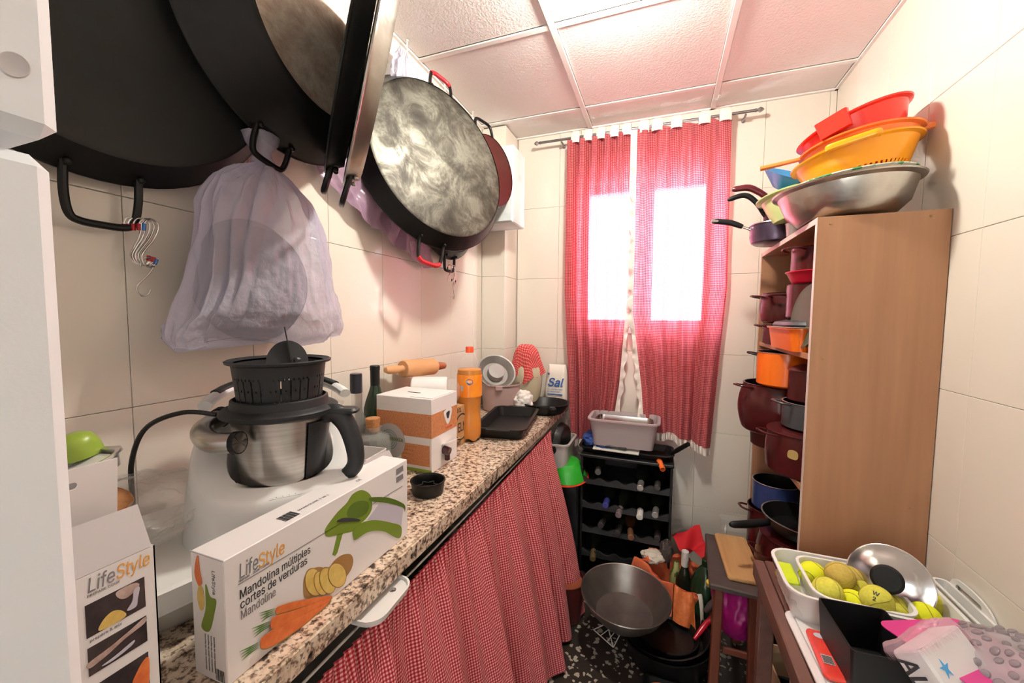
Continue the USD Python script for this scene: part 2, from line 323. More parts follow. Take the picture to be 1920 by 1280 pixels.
def place(m, R=None, t=(0, 0, 0)):
    m = m.copy()
    T = np.eye(4)
    if R is not None:
        T[:3, :3] = R
    T[:3, 3] = t
    m.apply_transform(T)
    return m


def rot(axis, deg):
    return trimesh.transformations.rotation_matrix(math.radians(deg), axis)[:3, :3]


def cr(pts, n=8, closed=False):
    """Catmull-Rom through the points"""
    P = np.asarray(pts, float)
    out = []
    L = len(P)
    rng = range(L if closed else L - 1)
    for i in rng:
        p0, p1, p2, p3 = (P[(i - 1) % L], P[i], P[(i + 1) % L], P[(i + 2) % L]) if closed else (P[max(i - 1, 0)], P[i], P[i + 1], P[min(i + 2, L - 1)])
        for t in np.linspace(0, 1, n, endpoint=False):
            out.append(0.5 * (2 * p1 + (p2 - p0) * t + (2 * p0 - 5 * p1 + 4 * p2 - p3) * t * t + (3 * p1 - p0 - 3 * p2 + p3) * t ** 3))
    if not closed:
        out.append(P[-1])
    return np.array(out)


def tube(path, r, n=10, closed=False, flat=1.0):
    P = np.asarray(path, float)
    L = len(P)
    r = np.broadcast_to(np.asarray(r, float), (L,))
    T = np.roll(P, -1, 0) - np.roll(P, 1, 0) if closed else np.gradient(P, axis=0)
    T /= np.maximum(np.linalg.norm(T, axis=1, keepdims=True), 1e-12)
    u = np.cross(T[0], [0, 0, 1.0])
    if np.linalg.norm(u) < 1e-3:
        u = np.cross(T[0], [1.0, 0, 0])
    u /= np.linalg.norm(u)
    V = []
    a = np.linspace(0, 2 * np.pi, n, endpoint=False)
    for i in range(L):
        u = u - T[i] * (u @ T[i])
        u /= np.linalg.norm(u)
        w = np.cross(T[i], u)
        V.append(P[i] + r[i] * (np.outer(np.cos(a), u) + flat * np.outer(np.sin(a), w)))
    v = np.vstack(V)
    f = []
    for i in range(L if closed else L - 1):
        for j in range(n):
            k = (j + 1) % n
            i2 = (i + 1) % L
            f.append((i * n + j, i * n + k, i2 * n + k, i2 * n + j))
    m = tm(v, f)
    if not closed:
        c = len(v)
        v2 = np.vstack([v, P[0], P[-1]])
        e = [(c, (j + 1) % n, j) for j in range(n)] + [(c + 1, (L - 1) * n + j, (L - 1) * n + (j + 1) % n) for j in range(n)]
        m = trimesh.Trimesh(v2, np.vstack([m.faces, e]), process=False)
    return m


def rrect(w, d, r, k=6):
    r = min(r, w / 2 - 1e-4, d / 2 - 1e-4)
    P = []
    for cx, cy, a0 in ((w / 2 - r, d / 2 - r, 0), (-w / 2 + r, d / 2 - r, 90), (-w / 2 + r, -d / 2 + r, 180), (w / 2 - r, -d / 2 + r, 270)):
        for a in np.radians(np.linspace(a0, a0 + 90, k)):
            P.append((cx + r * math.cos(a), cy + r * math.sin(a)))
    return np.array(P)


def loft(rings, cap0=True, cap1=True):
    n = len(rings[0])
    v = np.vstack(rings)
    f = []
    for i in range(len(rings) - 1):
        for j in range(n):
            k = (j + 1) % n
            f.append((i * n + j, i * n + k, (i + 1) * n + k, (i + 1) * n + j))
    tri = [t for a, b, c, d in f for t in ((a, b, c), (a, c, d))]
    L = len(v)
    extra = []
    if cap0:
        extra.append(rings[0].mean(0))
        tri += [(L, (j + 1) % n, j) for j in range(n)]
    if cap1:
        c = L + len(extra)
        extra.append(rings[-1].mean(0))
        b = (len(rings) - 1) * n
        tri += [(c, b + j, b + (j + 1) % n) for j in range(n)]
    return trimesh.Trimesh(np.vstack([v] + [np.array(extra)] * bool(extra)), np.array(tri), process=False)


def ring(w, d, r, z, k=6, c=(0, 0)):
    p = rrect(w, d, r, k)
    return np.column_stack([p[:, 0] + c[0], p[:, 1] + c[1], np.full(len(p), z)])


def open_box(w, d, h, r, t, taper=0.0, lip=0.0, liph=0.004):
    """an open container: rounded rectangle, walls of thickness t, wider at the rim by taper, with an outward lip"""
    R = [ring(w - 2 * taper, d - 2 * taper, r * 0.8, 0), ring(w - 0, d - 0, r, h - liph)]
    if lip:
        R += [ring(w + 2 * lip, d + 2 * lip, r + lip, h - liph), ring(w + 2 * lip, d + 2 * lip, r + lip, h)]
    else:
        R += [ring(w, d, r, h)]
    R += [ring(w - 2 * t, d - 2 * t, r - t * 0.5, h), ring(w - 2 * t - 2 * taper, d - 2 * t - 2 * taper, r * 0.8 - t * 0.3, t)]
    return loft(R)


def sheet(fn, nu, nv):
    """fn(u, v) -> point and (s, t); returns mesh and uv"""
    v, uv = [], []
    for j in range(nv + 1):
        for i in range(nu + 1):
            p, s = fn(i / nu, j / nv)
            v.append(p)
            uv.append(s)
    f = [(j * (nu + 1) + i, j * (nu + 1) + i + 1, (j + 1) * (nu + 1) + i + 1, (j + 1) * (nu + 1) + i) for j in range(nv) for i in range(nu)]
    return tm(v, f), np.array(uv)


def poly(pts, depth=0.0006):
    p = Polygon(pts) if not hasattr(pts, 'geom_type') else pts
    if not p.is_valid:
        p = p.buffer(0)
    gs = getattr(p, 'geoms', [p])
    return cat_([trimesh.creation.extrude_polygon(g, depth, engine='earcut') for g in gs if g.area > 0])


def spline2(pts, n=8):
    p = cr([(a, b, 0) for a, b in pts], n, closed=True)
    return [(x, y) for x, y, _ in p]


def ell(cx, cy, a, b, ang=0, n=28):
    e = affinity.rotate(affinity.scale(Point(0, 0).buffer(1, quad_segs=n // 4), a, b), ang, origin=(0, 0))
    return affinity.translate(e, cx, cy)


def on(m, o, ex, ey):
    ex, ey = np.array(ex, float), np.array(ey, float)
    return place(m, np.column_stack([ex, ey, np.cross(ex, ey)]), o)


def text(s, h, depth=0.0006, bold=False, slant=0.0, wscale=1.0):
    m = meshkit.text_mesh(s, h, depth, bold)
    m.vertices[:, 0] *= wscale
    m.vertices[:, 0] += slant * m.vertices[:, 1]
    return m


def crumple(m, amp, scale, seed=0):
    m = m.copy()
    n = m.vertex_normals
    d = meshkit.fbm(m.vertices * scale + 11.3 * seed, 4, seed) - 0.5
    m.vertices = m.vertices + n * (d * 2 * amp)[:, None]
    return m


def blob(c, r, amp=0.2, scale=2.0, seed=0, sub=4):
    m = trimesh.creation.icosphere(sub)
    d = 1 + amp * 2 * (meshkit.fbm(m.vertices * scale + 5.7 * seed + 20, 4, seed) - 0.5)
    m.vertices = m.vertices * d[:, None] * np.array(r) + np.array(c)
    return m


def cyl(p0, p1, r, n=24, b=0.0):
    p0, p1 = np.array(p0, float), np.array(p1, float)
    L = np.linalg.norm(p1 - p0)
    b = b or min(r, L) * 0.08
    m = lathe([(0, 0), (r - b, 0), (r, b), (r, L - b), (r - b, L), (0, L)], n)
    z = (p1 - p0) / L
    x = np.cross(z, [0, 0, 1.0])
    if np.linalg.norm(x) < 1e-6:
        x = np.array([1.0, 0, 0])
    x /= np.linalg.norm(x)
    return place(m, np.column_stack([x, np.cross(z, x), z]), p0)


def aim(n, up=(0, 0, 1)):
    """rotation whose z axis is n and whose y axis is as near to up as it can be"""
    z = np.array(n, float) / np.linalg.norm(n)
    y = np.array(up, float) - z * (z @ np.array(up, float))
    y /= np.linalg.norm(y)
    return np.column_stack([np.cross(y, z), y, z])

# ------------------------------------------------------------------ the room
XL, XR, YB, YF, ZC = -0.965, 0.705, 2.25, -0.95, 2.43
ROW = 0.405
WX0, WX1, WZ0, WZ1 = -0.45, 0.235, 1.34, 2.13


def tile_mesh(a0, a1, b0, b1, place_fn, g=0.0005, b=0.0010, d=0.008):
    """a ceramic tile with eased edges on a wall: a and b run along the wall, place_fn(a, b, depth)"""
    a0, a1, b0, b1 = a0 + g, a1 - g, b0 + g, b1 - g
    R = []
    for k, h in ((0, 0), (0, d - b), (b, d)):
        R.append([place_fn(a0 + k, b0 + k, h), place_fn(a1 - k, b0 + k, h), place_fn(a1 - k, b1 - k, h), place_fn(a0 + k, b1 - k, h)])
    v = np.array(R).reshape(-1, 3)
    f = [(i * 4 + j, i * 4 + (j + 1) % 4, (i + 1) * 4 + (j + 1) % 4, (i + 1) * 4 + j) for i in range(2) for j in range(4)] + [(8, 9, 10, 11)]
    m = tm(v, f)
    c = v[8:12].mean(0) - v[0:4].mean(0)
    if np.mean(m.face_normals[-2:] @ c) < 0:
        m.invert()
    return m


zs = [ZC - ROW * k for k in range(7)]
zs[-1] = 0.0
TD = 0.008


def cuts(start, lo, hi, step=0.25):
    k = math.ceil((lo - start) / step + 1e-6)
    out = [lo]
    while start + k * step < hi - 0.004:
        if start + k * step > lo + 0.004:
            out.append(start + k * step)
        k += 1
    return out + [hi]


wl = structure('wall_left', bx(XL - 0.10, YF, 0, XL - TD, YB + 0.2, ZC + 0.12), 'grout')
ys = cuts(0.456, -0.05, 2.06)
for i in range(len(ys) - 1):
    for k in range(6):
        structure('tile', tile_mesh(ys[i], ys[i + 1], zs[k + 1], zs[k], lambda a, b, h: (XL - TD + h, a, b)), 'tile', wl)
structure('plaster_face', bx(XL - TD, YF, 0, XL, -0.052, ZC), 'plaster', wl)

wr = structure('wall_right', bx(XR + TD, YF, 0, XR + 0.10, YB + 0.2, ZC + 0.12), 'grout')
ys = cuts(1.293, 0.04, YB)
for i in range(len(ys) - 1):
    for k in range(6):
        structure('tile', tile_mesh(ys[i], ys[i + 1], zs[k + 1], zs[k], lambda a, b, h: (XR + TD - h, a, b)), 'tile', wr)
structure('plaster_face', bx(XR, YF, 0, XR + TD, 0.038, ZC), 'plaster', wr)

g0 = YB + TD
wb = structure('wall_back', cat_([bx(XL - .1, g0, 0, WX0, g0 + 0.14, ZC + .12), bx(WX1, g0, 0, XR + .1, g0 + 0.14, ZC + .12), bx(WX0, g0, 0, WX1, g0 + 0.14, WZ0), bx(WX0, g0, WZ1, WX1, g0 + 0.14, ZC + .12)]), 'grout')
CX = -0.825
xs = cuts(-0.82, CX, XR)
win = sbox(WX0, WZ0, WX1, WZ1)
for i in range(len(xs) - 1):
    for k in range(6):
        q = sbox(xs[i], zs[k + 1], xs[i + 1], zs[k]).difference(win)
        # what is left of a tile cut around the window, as rectangles
        x0, x1, z0, z1 = xs[i], xs[i + 1], zs[k + 1], zs[k]
        if q.is_empty:
            continue
        if q.area > (x1 - x0) * (z1 - z0) - 1e-6:
            pieces = [(x0, x1, z0, z1)]
        else:
            pieces = [(x0, min(x1, WX0), z0, z1)] if x0 < WX0 else []
            pieces += [(max(x0, WX1), x1, z0, z1)] if x1 > WX1 else []
            m0, m1 = max(x0, WX0), min(x1, WX1)
            pieces += [(m0, m1, z0, WZ0)] if z0 < WZ0 else []
            pieces += [(m0, m1, WZ1, z1)] if z1 > WZ1 else []
        for (a0, a1, b0, b1) in pieces:
            if a1 - a0 > 0.006 and b1 - b0 > 0.006:
                structure('tile', tile_mesh(a0, a1, b0, b1, lambda a, b, h: (a, YB + TD - h, b)), 'tile', wb)

# tiled column in the far left corner
wc = structure('wall_column', bx(XL - TD, 2.06 + TD, 0, CX - TD, g0, ZC), 'grout')
for k in range(6):
    structure('tile', tile_mesh(XL, CX, zs[k + 1], zs[k], lambda a, b, h: (a, 2.06 + TD - h, b)), 'tile', wc)
    structure('tile', tile_mesh(2.06, YB, zs[k + 1], zs[k], lambda a, b, h: (CX - TD + h, a, b)), 'tile', wc)

# wall behind the camera with an open doorway into the lit hall
structure('wall_front', cat_([bx(XL, YF - 0.1, 0, -0.42, YF, ZC), bx(0.52, YF - 0.1, 0, XR, YF, ZC), bx(-0.42, YF - 0.1, 2.08, 0.52, YF, ZC)]), 'plaster')
dr = structure('door_1', cat_([bx(-0.47, YF, 0, -0.42, YF + 0.015, 2.13), bx(0.52, YF, 0, 0.57, YF + 0.015, 2.13), bx(-0.42, YF, 2.08, 0.52, YF + 0.015, 2.13)]), 'white_gloss')
structure('wall_hall', cat_([bx(-1.6, -2.6, 0, 1.6, -2.5, ZC), bx(-1.7, -2.6, 0, -1.6, YF - .1, ZC), bx(1.6, -2.6, 0, 1.7, YF - .1, ZC)]), 'plaster')
structure('floor', bx(-1.7, -2.6, -0.06, 1.7, YB + 0.2, 0.0), 'terrazzo')

# ceiling: tegular panels between metal bars
ce = structure('ceiling', bx(-1.7, -2.6, ZC + 0.03, 1.7, YB + 0.2, ZC + 0.12), 'plaster')
gx = [XL, -0.4, 0.2, XR]
gy = [YF, -0.33, 0.26, 0.848, 1.437, 2.03, YB]
bw = 0.012
for i in range(3):
    for j in range(6):
        structure('ceiling_panel', bx(gx[i] + bw * .7, gy[j] + bw * .7, ZC + 0.004, gx[i + 1] - bw * .7, gy[j + 1] - bw * .7, ZC + 0.03, 0.006), 'panel', ce)
for x in gx[1:3]:
    structure('ceiling_bar', bx(x - bw, YF, ZC - 0.004, x + bw, YB, ZC + 0.004, 0.002), 'tbar', ce)
for y in gy[1:-1]:
    for i in range(3):
        structure('ceiling_bar', bx(gx[i] + bw * (i > 0), y - bw, ZC - 0.002, gx[i + 1] - bw * (i < 2), y + bw, ZC + 0.004, 0.002), 'tbar', ce)
for i in range(1):
    structure('edge_trim', cat_([bx(XL, YB - 0.012, ZC - 0.004, XR, YB, ZC + 0.004), bx(XR - 0.012, YF, ZC - 0.004, XR, YB, ZC + 0.004), bx(XL, YF, ZC - 0.004, XL + 0.012, YB, ZC + 0.004)]), 'tbar', ce)

# window in the back wall
w1 = numbered('/World', 'window_1')
wm = cat_([bx(WX0, g0 + .04, WZ0, WX0 + .045, g0 + .10, WZ1, .004), bx(WX1 - .045, g0 + .04, WZ0, WX1, g0 + .10, WZ1, .004), bx(WX0, g0 + .04, WZ0, WX1, g0 + .10, WZ0 + .045, .004), bx(WX0, g0 + .04, WZ1 - .045, WX1, g0 + .10, WZ1, .004), bx(-0.155, g0 + .04, WZ0, -0.06, g0 + .10, WZ1, .004), bx(WX0 - .01, YB - 0.02, WZ0 - .03, WX1 + .01, g0 + .14, WZ0, .004)])
data(usdkit.mesh(stage, w1, wm, M['white_gloss']).GetPrim(), None, None, None, 'structure')
M['pane'] = film('window_pane', (0.9, 0.92, 0.92), 0.92, 0.02)
for a, b in ((WX0 + .045, -0.155), (-0.06, WX1 - .045)):
    structure('pane', bx(a, g0 + .066, WZ0 + .045, b, g0 + .072, WZ1 - .045), 'pane', w1)

# lamps: round ceiling light of this room, and the hall's
LX, LY = -0.16, 1.235
t = Thing('ceiling_light', 'small round ceiling light above the middle of the room, just out of view', 'ceiling light', (LX, LY, ZC))
t.part('base', place(lathe([(0, 0.004), (0.062, 0.004), (0.062, -0.012), (0, -0.012)], 40), t=(LX, LY, ZC)), 'white_gloss')
t.part('bulb', place(lathe([(0.048, -0.0125), (0.052, -0.03), (0.048, -0.055), (0.030, -0.073), (0, -0.080)], 40), t=(LX, LY, ZC)), 'lamp', 'glowing bulb')
t = Thing('hall_light', 'square white ceiling light of the hall behind the doorway', 'ceiling light', (0.1, -1.7, ZC))
t.part('frame', bx(-0.35, -2.05, ZC, 0.55, -1.35, ZC + 0.028, .003), 'white_gloss')
t.part('diffuser', bx(-0.33, -2.03, ZC - 0.012, 0.53, -1.37, ZC - 0.001, .003), 'hall', 'glowing diffuser')

# ------------------------------------------------------------------ fridge by the camera
t = Thing('fridge', 'tall white fridge freezer at the left edge of the photo', 'fridge', (-0.66, -0.17, 0))
t.part('body', bx(XL + .01, -0.47, 0.03, -0.41, 0.134, 2.02, .006), 'white_fridge')
t.part('door', bx(-0.408, -0.47, 0.05, -0.35, 0.134, 1.494, .008), 'white_fridge', 'lower fridge door')
d = t.part('door', bx(-0.408, -0.47, 1.503, -0.346, 0.137, 2.02, .008), 'white_fridge', 'upper freezer door')
e = H(26, 122, 0, -0.346)
t.part('grip', place(lathe([(0, 0.0003), (0.0045, 0.0004), (0.0058, 0.0008), (0.0064, 0.0)], 32), np.column_stack([[0, 1, 0], [0, .25, 1.15], [1, 0, 0]]), e), 'card_grey', 'oval grey grip', under=d)
for q in ((-0.9, -0.42), (-0.45, -0.42), (-0.9, 0.09), (-0.45, 0.09)):
    t.part('foot', place(lathe([(0, 0), (.02, 0), (.02, .03), (0, .03)], 16), t=(*q, 0)), 'rubber')

# ------------------------------------------------------------------ stone worktop with gathered skirt
CXF, CZ = -0.495, 0.90
shape = Polygon([(XL, .145), (CXF, .145), (CXF, YB), (CX, YB), (CX, 2.06), (XL, 2.06)])
m = trimesh.creation.extrude_polygon(shape.buffer(-0.004), 0.004, engine='earcut')
top = [place(trimesh.creation.extrude_polygon(shape, 0.036, engine='earcut'), t=(0, 0, CZ - 0.04)), place(m, t=(0, 0, CZ - 0.004))]
t = Thing('worktop', 'speckled beige granite worktop along the left wall', 'worktop', (-0.73, 1.2, 0))
t.part('slab', cat_(top), 'granite', smooth=False)
for y in (0.16, 0.75, 1.30, 1.86):
    t.part('support', bx(XL + .02, y, 0, -0.60, y + .06, CZ - .04), 'plaster')
t.part('curtain_wire', tube([(-0.515, .17, .815), (-0.515, 1.0, .82), (-0.515, 1.86, .835)], .0025, 6), 'wire')


def skirt(u, v):
    y = 0.17 + u * (1.872 - 0.17)
    n1 = math.sin(2 * math.pi * 19 * u + 2.2 * math.sin(9 * u) + .5 * math.sin(4 * v)) * .5 + .35 * math.sin(2 * math.pi * 33 * u + 3 * math.sin(5 * u) + 1.0)
    n2 = math.sin(2 * math.pi * 8.5 * u + 1.7 * math.sin(7 * u) + .7 * v) + .4 * math.sin(2 * math.pi * 4.2 * u + 2)
    fine = math.sin(2 * math.pi * 84 * u + 3 * math.sin(20 * u))
    a = max(0, 1 - v / .12)
    x = -0.502 + .006 * fine * a + .017 * n1 * min(1, v * 7) * (1 - .45 * v) + .034 * (abs(n2) ** .8 * (1 if n2 > 0 else -1)) * v ** .7 + .150 * v ** 1.25 * (.80 + .25 * u) + .03 * math.sin(math.pi * v) * u
    z = .803 + .036 * u + .004 * fine * a - v * (.785 + .036 * u)
    y += .010 * n2 * v + .012 * v * math.sin(2 * math.pi * 3 * u)
    if u > .985:
        x -= .012 * (u - .985) / .015 * v
    return (x, y, z), (u * 1.702 * 1.45, v * .8)


m, uv = sheet(skirt, 620, 48)
single('counter_skirt', m, 'ging_skirt', 'red gingham gathered skirt hanging below the granite worktop', 'curtain', uv=uv)

t = Thing('shelf_tray', 'white plastic tray end with a hole sticking out under the worktop edge', 'tray', (-0.48, 0.65, .83))
q = Polygon(rrect(.16, .13, .03)).difference(Point(.052, .03).buffer(.007))
t.part('tray', place(poly(q, .006), rot([0, 0, 1], 4), (-0.545, 0.605, .838)), 'white_plastic')
t.part('rim', place(loft([ring(.16, .13, .03, .006), ring(.166, .136, .033, .018), ring(.158, .128, .029, .018), ring(.152, .122, .027, .006)], False, False), rot([0, 0, 1], 4), (-0.545, 0.605, .832)), 'white_plastic')

# ------------------------------------------------------------------ curtains
t = Thing('curtain_rod', 'thin grey metal curtain rod with pointed finials above the window', 'curtain rod', (-0.15, 2.18, 2.36))
rz = 2.362
t.part('rod', cyl((-.665, 2.18, rz), (.372, 2.18, rz), .0065, 16), 'rod')
for x, s in ((-.665, -1), (.372, 1)):
    t.part('finial', place(lathe([(0, 0), (.008, 0), (.008, .006), (.005, .009), (.012, .02), (.008, .03), (0, .038)], 16), np.column_stack([[0, 0, 1.], [0, s, 0], [s, 0, 0]]) if s > 0 else np.column_stack([[0, 0, 1.], [0, 1, 0], [-1, 0, 0]]), (x, 2.18, rz)), 'rod')
for x in (-.545, .335):
    t.part('bracket', cat_([cyl((x, 2.18, rz - .012), (x, YB, rz - .012), .005, 10), cyl((x, YB - .006, rz - .012), (x, YB, rz - .012), .009, 16)]), 'rod')

YC = 2.172


def lerp(a, b, t):
    return a + (b - a) * t


def curtain_fn(side):
    def fn(u, v):
        if side < 0:
            xl = np.interp(v, [0, .5, 1], [-.520, -.513, -.462])
            xr = np.interp(v, [0, .55, .85, 1], [-.182, -.178, -.205, -.235])
            zb = .70 + .10 * u
            n, A = 5.0, .036
            ph = .3 * math.sin(3 * v + 2 * u)
        else:
            xl = np.interp(v, [0, .6, .85, 1], [-.158, -.150, -.095, -.075])
            xr = np.interp(v, [0, .5, 1], [.272, .289, .245])
            zb = .80 - .02 * u - .05 * max(0, u - .62) * 2 + .03 * math.exp(-((u - .35) / .16) ** 2)
            n, A = 4.0, .034
            ph = 1.1 * v * math.sin(3 * u + 1)
        zt = rz - .012 - (.014 if side > 0 else .008) * (0.5 - 0.5 * math.cos(2 * math.pi * n * u)) * (1 - v) ** 6
        x = lerp(xl, xr, u)
        z = lerp(zt, zb, v)
        w = math.sin(2 * math.pi * n * u + ph) + .35 * math.sin(2 * math.pi * n * 2.1 * u + 2 * ph + 4 * v * u + side)
        wr = .15 * math.sin(14 * v + 9 * u) * math.sin(5 * u + 7 * v + 1)
        w = 1.0 - 2.0 * abs(math.sin(math.pi * n * u + ph / 2 + .4)) ** 1.0 * (-1) - 2.0 + .30 * math.sin(2 * math.pi * n * 2.1 * u + 2 * ph + 4 * v * u + side)
        w = -w
        y = YC + A * (.55 + .45 * math.sin(min(1, 2.2 * v) * math.pi / 2)) * (1 - .2 * v) * w + .018 * wr * (v > 0) * min(1, 3 * v)
        if side > 0 and v > .8:
            y -= .05 * (v - .8) / .2 * math.exp(-((u - .35) / .3) ** 2)
        x += .006 * math.cos(2 * math.pi * n * u + ph) * (1 - v)
        return (x, y, z), (u * .34 * 1.5 if side < 0 else u * .44 * 1.35, v * (zt - zb))
    return fn


def strip(side):
    """ruffled lace along the curtain's inner edge"""
    f = curtain_fn(side)

    def fn(u, v):
        (x, y, z), _ = f(1.0 if side < 0 else 0.0, v)
        s = 1 if side < 0 else -1
        wv = .5 + .5 * math.sin(80 * v + 2 * math.sin(23 * v))
        return (x + s * u * (.018 + .012 * wv) - s * .004, y - .006 + .012 * math.sin(74 * v + 3 * math.sin(11 * v)) * u + .004 * math.sin(190 * v) * u, z), (u, v)
    return sheet(fn, 5, 260)


def hem(side):
    f = curtain_fn(side)

    def fn(u, v):
        (x, y, z), _ = f(u, 1.0)
        k = math.sin(120 * u + 3 * math.sin(17 * u))
        return (x, y + .012 * k * v, z - v * (.040 + .004 * k) + .003), (u, v)
    return sheet(fn, 200, 4)


for side, lab, tabs in ((-1, 'left red gingham curtain with white tabs, narrow folds and lace edge', (1079, 1103, 1127, 1152, 1175)), (1, 'right red gingham curtain with wide folds and a lace hem lifted by a pan handle', (1207, 1232, 1268, 1320, 1359))):
    t = Thing('curtain', lab, 'curtain', (-0.35 if side < 0 else .06, YC, .75), 'window curtains')
    m, uv = sheet(curtain_fn(side), 150, 130)
    t.part('cloth', m, 'ging_curt', uv=uv)
    m, uv = strip(side)
    t.part('lace_edge', m, 'lace', 'ruffled white lace edge', smooth=True)
    m, uv = hem(side)
    t.part('lace_hem', m, 'lace', 'white lace hem', smooth=True)
    for px in tabs:
        x = H(px, 250, 1, YC)[0]
        hw_ = .023 if side < 0 else .026
        prof = [(2.158, rz - .034), (2.160, rz - .010)] + [(2.18 - .019 * math.cos(b), rz + .010 + .022 * math.sin(b)) for b in np.linspace(0, np.pi, 16)] + [(2.198, rz - .010), (2.198, rz - .034)]
        v = []
        for (yy, zz) in prof:
            v += [(x - hw_, yy + .006, zz), (x - hw_ * .5, yy, zz + .002), (x + hw_ * .5, yy, zz + .002), (x + hw_, yy + .006, zz)]
        f = [(4 * i + q, 4 * i + q + 1, 4 * i + q + 5, 4 * i + q + 4) for i in range(len(prof) - 1) for q in range(3)]
        t.part('tab', tm(v, f), 'tab', smooth=True)

# ------------------------------------------------------------------ pans hanging along the left wall
def loop_handle(rr, z, ang, w=.11, h=.075, r=.0065, lean=0.0, spread=1.0):
    """loop handle on a rim: attached w apart, reaching h outwards"""
    P = [(-w * .5, -.012), (-w * .5 * spread, h * .45), (-w * .44 * spread, h * .88), (-w * .30, h), (0, h * 1.02), (w * .30, h), (w * .44 * spread, h * .88), (w * .5 * spread, h * .45), (w * .5, -.012)]
    P = cr([(a, b, lean * b) for a, b in P], 5)
    c, s = math.cos(ang), math.sin(ang)
    base = math.sqrt(max(rr * rr - w * w / 4, 0))
    return tube([((base + b) * c - a * s, (base + b) * s + a * c, z + q) for a, b, q in P], r, 10)


def pan_shell(rd, rr, d, lip=.006):
    outer = [(rd, 0), (rd + (rr - rd) * .15, .006), (rr, d - .004), (rr + lip, d), (rr + lip, d + .003), (rr, d + .004), (rd + .002, .008), (rd * .5, .005), (0, .004)]
    return lathe(outer, 72)


def hung_pan(label, c, n, rd, rr, d, base_m, wall_m, handles, up=(0, 0, 1), roll=0, name='paella_pan', handle_m='enamel', grip=None, hh=.08, hw=.12):
    """a pan hung with its base facing the room: c is the base's centre and n the way the base faces"""
    t = Thing(name, label, 'pan', c, 'pans hanging along the left wall')
    R = aim(-np.array(n, float), up) @ rot([0, 0, 1], roll)
    t.part('wall', place(pan_shell(rd, rr, d), R, c), wall_m)
    t.part('base', place(lathe([(0, -.0025), (rd * .55, -.0015), (rd - .012, 0.0), (rd - .002, .0022), (rd + .001, .004), (rd - .006, .003), (0, .0035)], 72), R, c), base_m, 'worn flat base')
    for k, a in enumerate(handles):
        hp = t.part('handle', place(loop_handle(rr, d - .008, math.radians(a), hw, hh, .0065, lean=.1), R, c), handle_m)
        if grip:
            P = [(-hw * .46, hh * .86), (-hw * .30, hh), (0, hh * 1.02), (hw * .30, hh), (hw * .46, hh * .86)]
            base = math.sqrt(rr * rr - hw * hw / 4)
            cc, s = math.cos(math.radians(a)), math.sin(math.radians(a))
            pts = cr([((base + b) * cc - q * s, (base + b) * s + q * cc, d - .008 + .1 * b) for q, b in P], 5)
            t.part('grip', place(tube(pts, .0082, 10), R, c), grip, 'red grip of the handle', under=hp)
        for sgn in (-1, 1):
            aa = math.radians(a) + sgn * hw * .5 / rr
            t.part('rivet', place(blob((0, 0, 0), (.006, .006, .006), 0, sub=1), R, np.array(c) + R @ np.array([(rr - .004) * math.cos(aa), (rr - .004) * math.sin(aa), d - .02])), wall_m)
    return t, R


hung_pan('huge matt black paella pan nearest the fridge, flat against the wall', (-0.885, .412, 1.968), (1, 0, 0), .302, .331, .046, 'enamel_matte', 'enamel', (-90, 90), hh=.085, hw=.10)
hung_pan('deep black pan with a blotched shiny bronze base, hanging second from the fridge', (-0.755, .752, 2.062), (1, .04, .03), .192, .272, .112, 'burnt_warm', 'enamel', (-90, 90), roll=14, hh=.055, hw=.085)
n3 = np.array([.669, .719, -.188])
hung_pan('pan seen edge-on with a shiny grey steel side, between bronze-based pan and burnt-based pan', EYE + .89 * (np.array([-.735, .862, 1.995]) - EYE) + n3 * .026, n3, .210, .225, .031, 'steel_old', M['steel_old'], (-97, 83), hh=.055, hw=.08)
hung_pan('plain black pan hanging right behind the edge-on steel pan, on its bronze-based side', EYE + .89 * (np.array([-.735, .862, 1.995]) - EYE) - n3 * .012, n3, .190, .212, .036, 'enamel', 'enamel', (-104, 76), hh=.05, hw=.08)
n4 = np.array([math.cos(math.radians(-22.5)) * math.cos(math.radians(11.2)), math.sin(math.radians(-22.5)) * math.cos(math.radians(11.2)), math.sin(math.radians(11.2))])
hung_pan('large paella pan with a scorched grey base and red-gripped handles', (-0.78, 1.323, 1.978), n4, .2925, .325, .05, 'burnt', 'enamel', (-78, 102), grip='red_grip', hh=.078, hw=.10)
hung_pan('dark maroon pan peeping out behind the scorched paella pan, next to the white wall box', (-0.752, 1.715, 2.065), (math.cos(math.radians(-15)), math.sin(math.radians(-15)), .07), .158, .168, .042, 'maroon_side', 'maroon_side', (90,))
hung_pan('black paella pan hanging hindmost behind the scorched one, wire hooks on its handle', (-0.912, 1.62, 1.955), (1, -.02, .06), .265, .29, .035, 'enamel_matte', 'enamel', (-90, 90), hh=.062, hw=.085)

# white cup hooks screwed into the ceiling
def cup_hook(x, y, z, first, lab):
    P = cr([(0, 0, 0), (0, 0, -.05), (0, 0, -.075), (0.002, .012, -.092), (0.002, .030, -.092), (0.002, .038, -.078), (.002, .038, -.066)], 5)
    if first is None:
        t = Thing('ceiling_hook', lab, 'hook', (x, y, z), 'white cup hooks in the ceiling')
        t.part('wire', tube(P + np.array([x, y, z]), .0026, 8), 'hook')
        t.part('collar', place(lathe([(0, 0), (.007, 0), (.006, -.003), (0, -.003)], 14), t=(x, y, z)), 'hook')
        return t
    copy_of(first, (x, y, z), label=lab)
    return first


